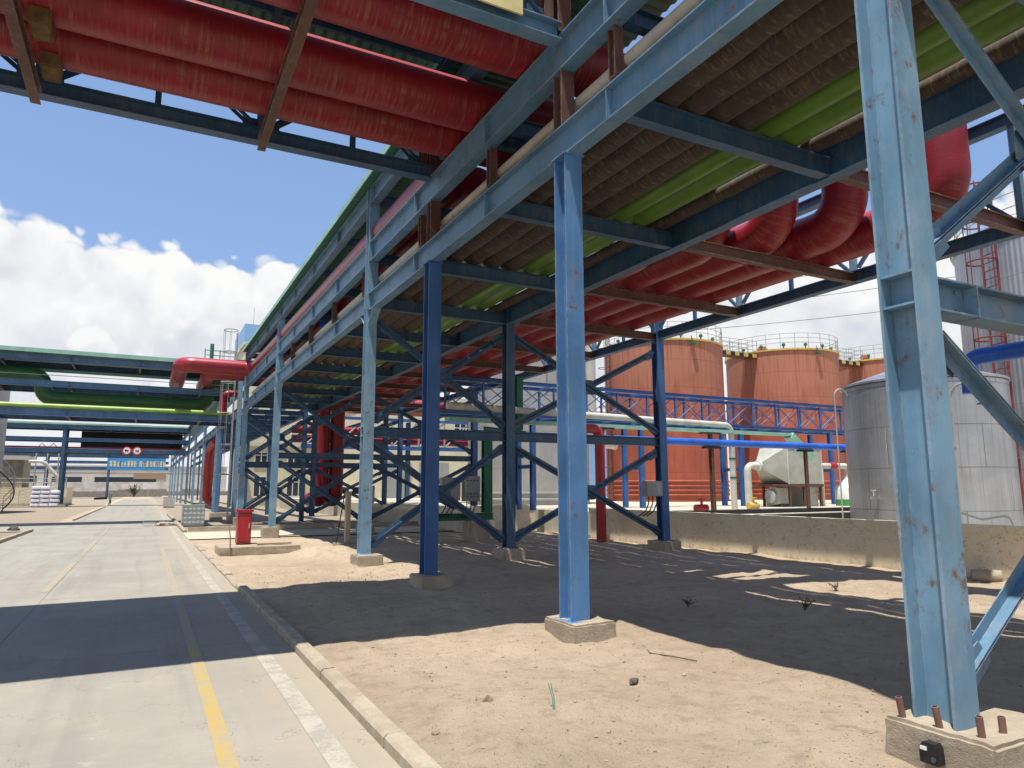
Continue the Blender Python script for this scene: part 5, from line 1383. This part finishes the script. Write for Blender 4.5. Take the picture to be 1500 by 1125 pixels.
wv = t.node('ShaderNodeVectorMath', operation='MULTIPLY_ADD'); t.put(wv.inputs[0], warp); wv.inputs[1].default_value = (.16, .16, .16); t.put(wv.inputs[2], gen)
q0 = t.scale(wv.outputs[0], (1, 1, 1.25))
def puffs(vec):
    tot = None
    for sc, am in ((6.0, .44), (15.0, .30), (36.0, .19)):
        v = t.node('ShaderNodeTexVoronoi', feature='F1'); t.put(v.inputs['Vector'], vec); v.inputs['Scale'].default_value = sc
        k = t.math('MULTIPLY', t.math('SUBTRACT', .75, v.outputs['Distance']), am)
        tot = k if tot is None else t.math('ADD', tot, k)
    return t.math('ADD', tot, t.math('MULTIPLY', t.noise(vec, 28, 8, .65), .10))
def shift(v, d):
    n = t.node('ShaderNodeVectorMath', operation='ADD'); t.put(n.inputs[0], v); n.inputs[1].default_value = d; return n.outputs[0]
pf = puffs(q0); pf2 = puffs(shift(q0, (-.012, -.010, .05)))
fb = t.noise(gen, 2.2, 4, .5)
fine = t.noise(q0, 20, 8, .62)
def bank(level, amp, ampb, soft, seedv=None):
    e = t.math('ADD', level, t.math('MULTIPLY', t.math('SUBTRACT', pf, .42), amp))
    e = t.math('ADD', e, t.math('MULTIPLY', t.math('SUBTRACT', fb if seedv is None else seedv, .5), ampb))
    return t.math('SUBTRACT', e, z)
back = bank(.338, .19, .0, 0); front = bank(.180, .34, .24, 0, t.noise(shift(gen, (3.1, 1.7, .4)), 1.7, 4, .5))
mb1 = t.ramp(back, -.003, .014); mf = t.ramp(front, -.002, .014)
relief = t.math('MULTIPLY', t.math('SUBTRACT', pf, pf2), 2.6)
lb = t.math('ADD', t.math('ADD', t.ramp(back, .15, .0, .50, .86), t.math('MULTIPLY', relief, .7)), t.math('MULTIPLY', t.math('SUBTRACT', fine, .5), .35), clamp=True)
lf = t.math('ADD', t.math('ADD', t.ramp(front, .15, .0, .50, .82), t.math('MULTIPLY', relief, 1.1)), t.math('MULTIPLY', t.math('SUBTRACT', fine, .5), .25), clamp=True)
lum = t.mix(mf, t.comb(lb, lb, lb), t.comb(lf, lf, lf))
ccol = t.mix(t.sep(lum)[0], (4.15, 4.45, 4.95), (6.4, 6.38, 6.35))
low = t.ramp(z, .28, .02)
ccol = t.mix(t.math('MULTIPLY', low, .6), ccol, (5.3, 5.5, 5.8))
mask = t.math('MAXIMUM', mb1, mf)
wisp = t.math('MULTIPLY', t.ramp(t.noise(t.scale(gen, (1, 1, 3.4)), 2.6, 10, .64), .52, .78), t.ramp(z, .60, .3))
mask = t.math('MAXIMUM', mask, t.math('MULTIPLY', wisp, .45))
skyc = t.mix(.45, sky.outputs[0], (2.3, 3.6, 6.4))
col = t.mix(mask, skyc, ccol)
bg = t.node('ShaderNodeBackground'); t.put(bg.inputs['Color'], col); bg.inputs['Strength'].default_value = .112
out = t.node('ShaderNodeOutputWorld'); t.l.new(bg.outputs[0], out.inputs['Surface'])

cam = bpy.data.cameras.new('camera'); cam.sensor_width = 36; cam.lens = 36 * 1017.5 / 1500; cam.clip_end = 3000; cam.clip_start = .05
co = bpy.data.objects.new('camera', cam); COL.objects.link(co); S.camera = co
p_, yw_, rl_ = rad(8.5), rad(27.63), rad(-.155)
f = Vector((math.sin(yw_) * math.cos(p_), math.cos(yw_) * math.cos(p_), math.sin(p_))); r = Vector((math.cos(yw_), -math.sin(yw_), 0)); u = r.cross(f)
r2 = r * math.cos(rl_) + u * math.sin(rl_); u2 = u * math.cos(rl_) - r * math.sin(rl_)
mt = Matrix((r2, u2, -f)).transposed().to_4x4(); mt.translation = (0, 0, 1.8); co.matrix_world = mt

S.view_settings.view_transform = 'Standard'; S.view_settings.look = 'None'; S.view_settings.exposure = 0.45; S.view_settings.gamma = 1
S.render.engine = 'CYCLES'
S.cycles.use_denoising = True
S.cycles.max_bounces = 6; S.cycles.diffuse_bounces = 3; S.cycles.glossy_bounces = 3
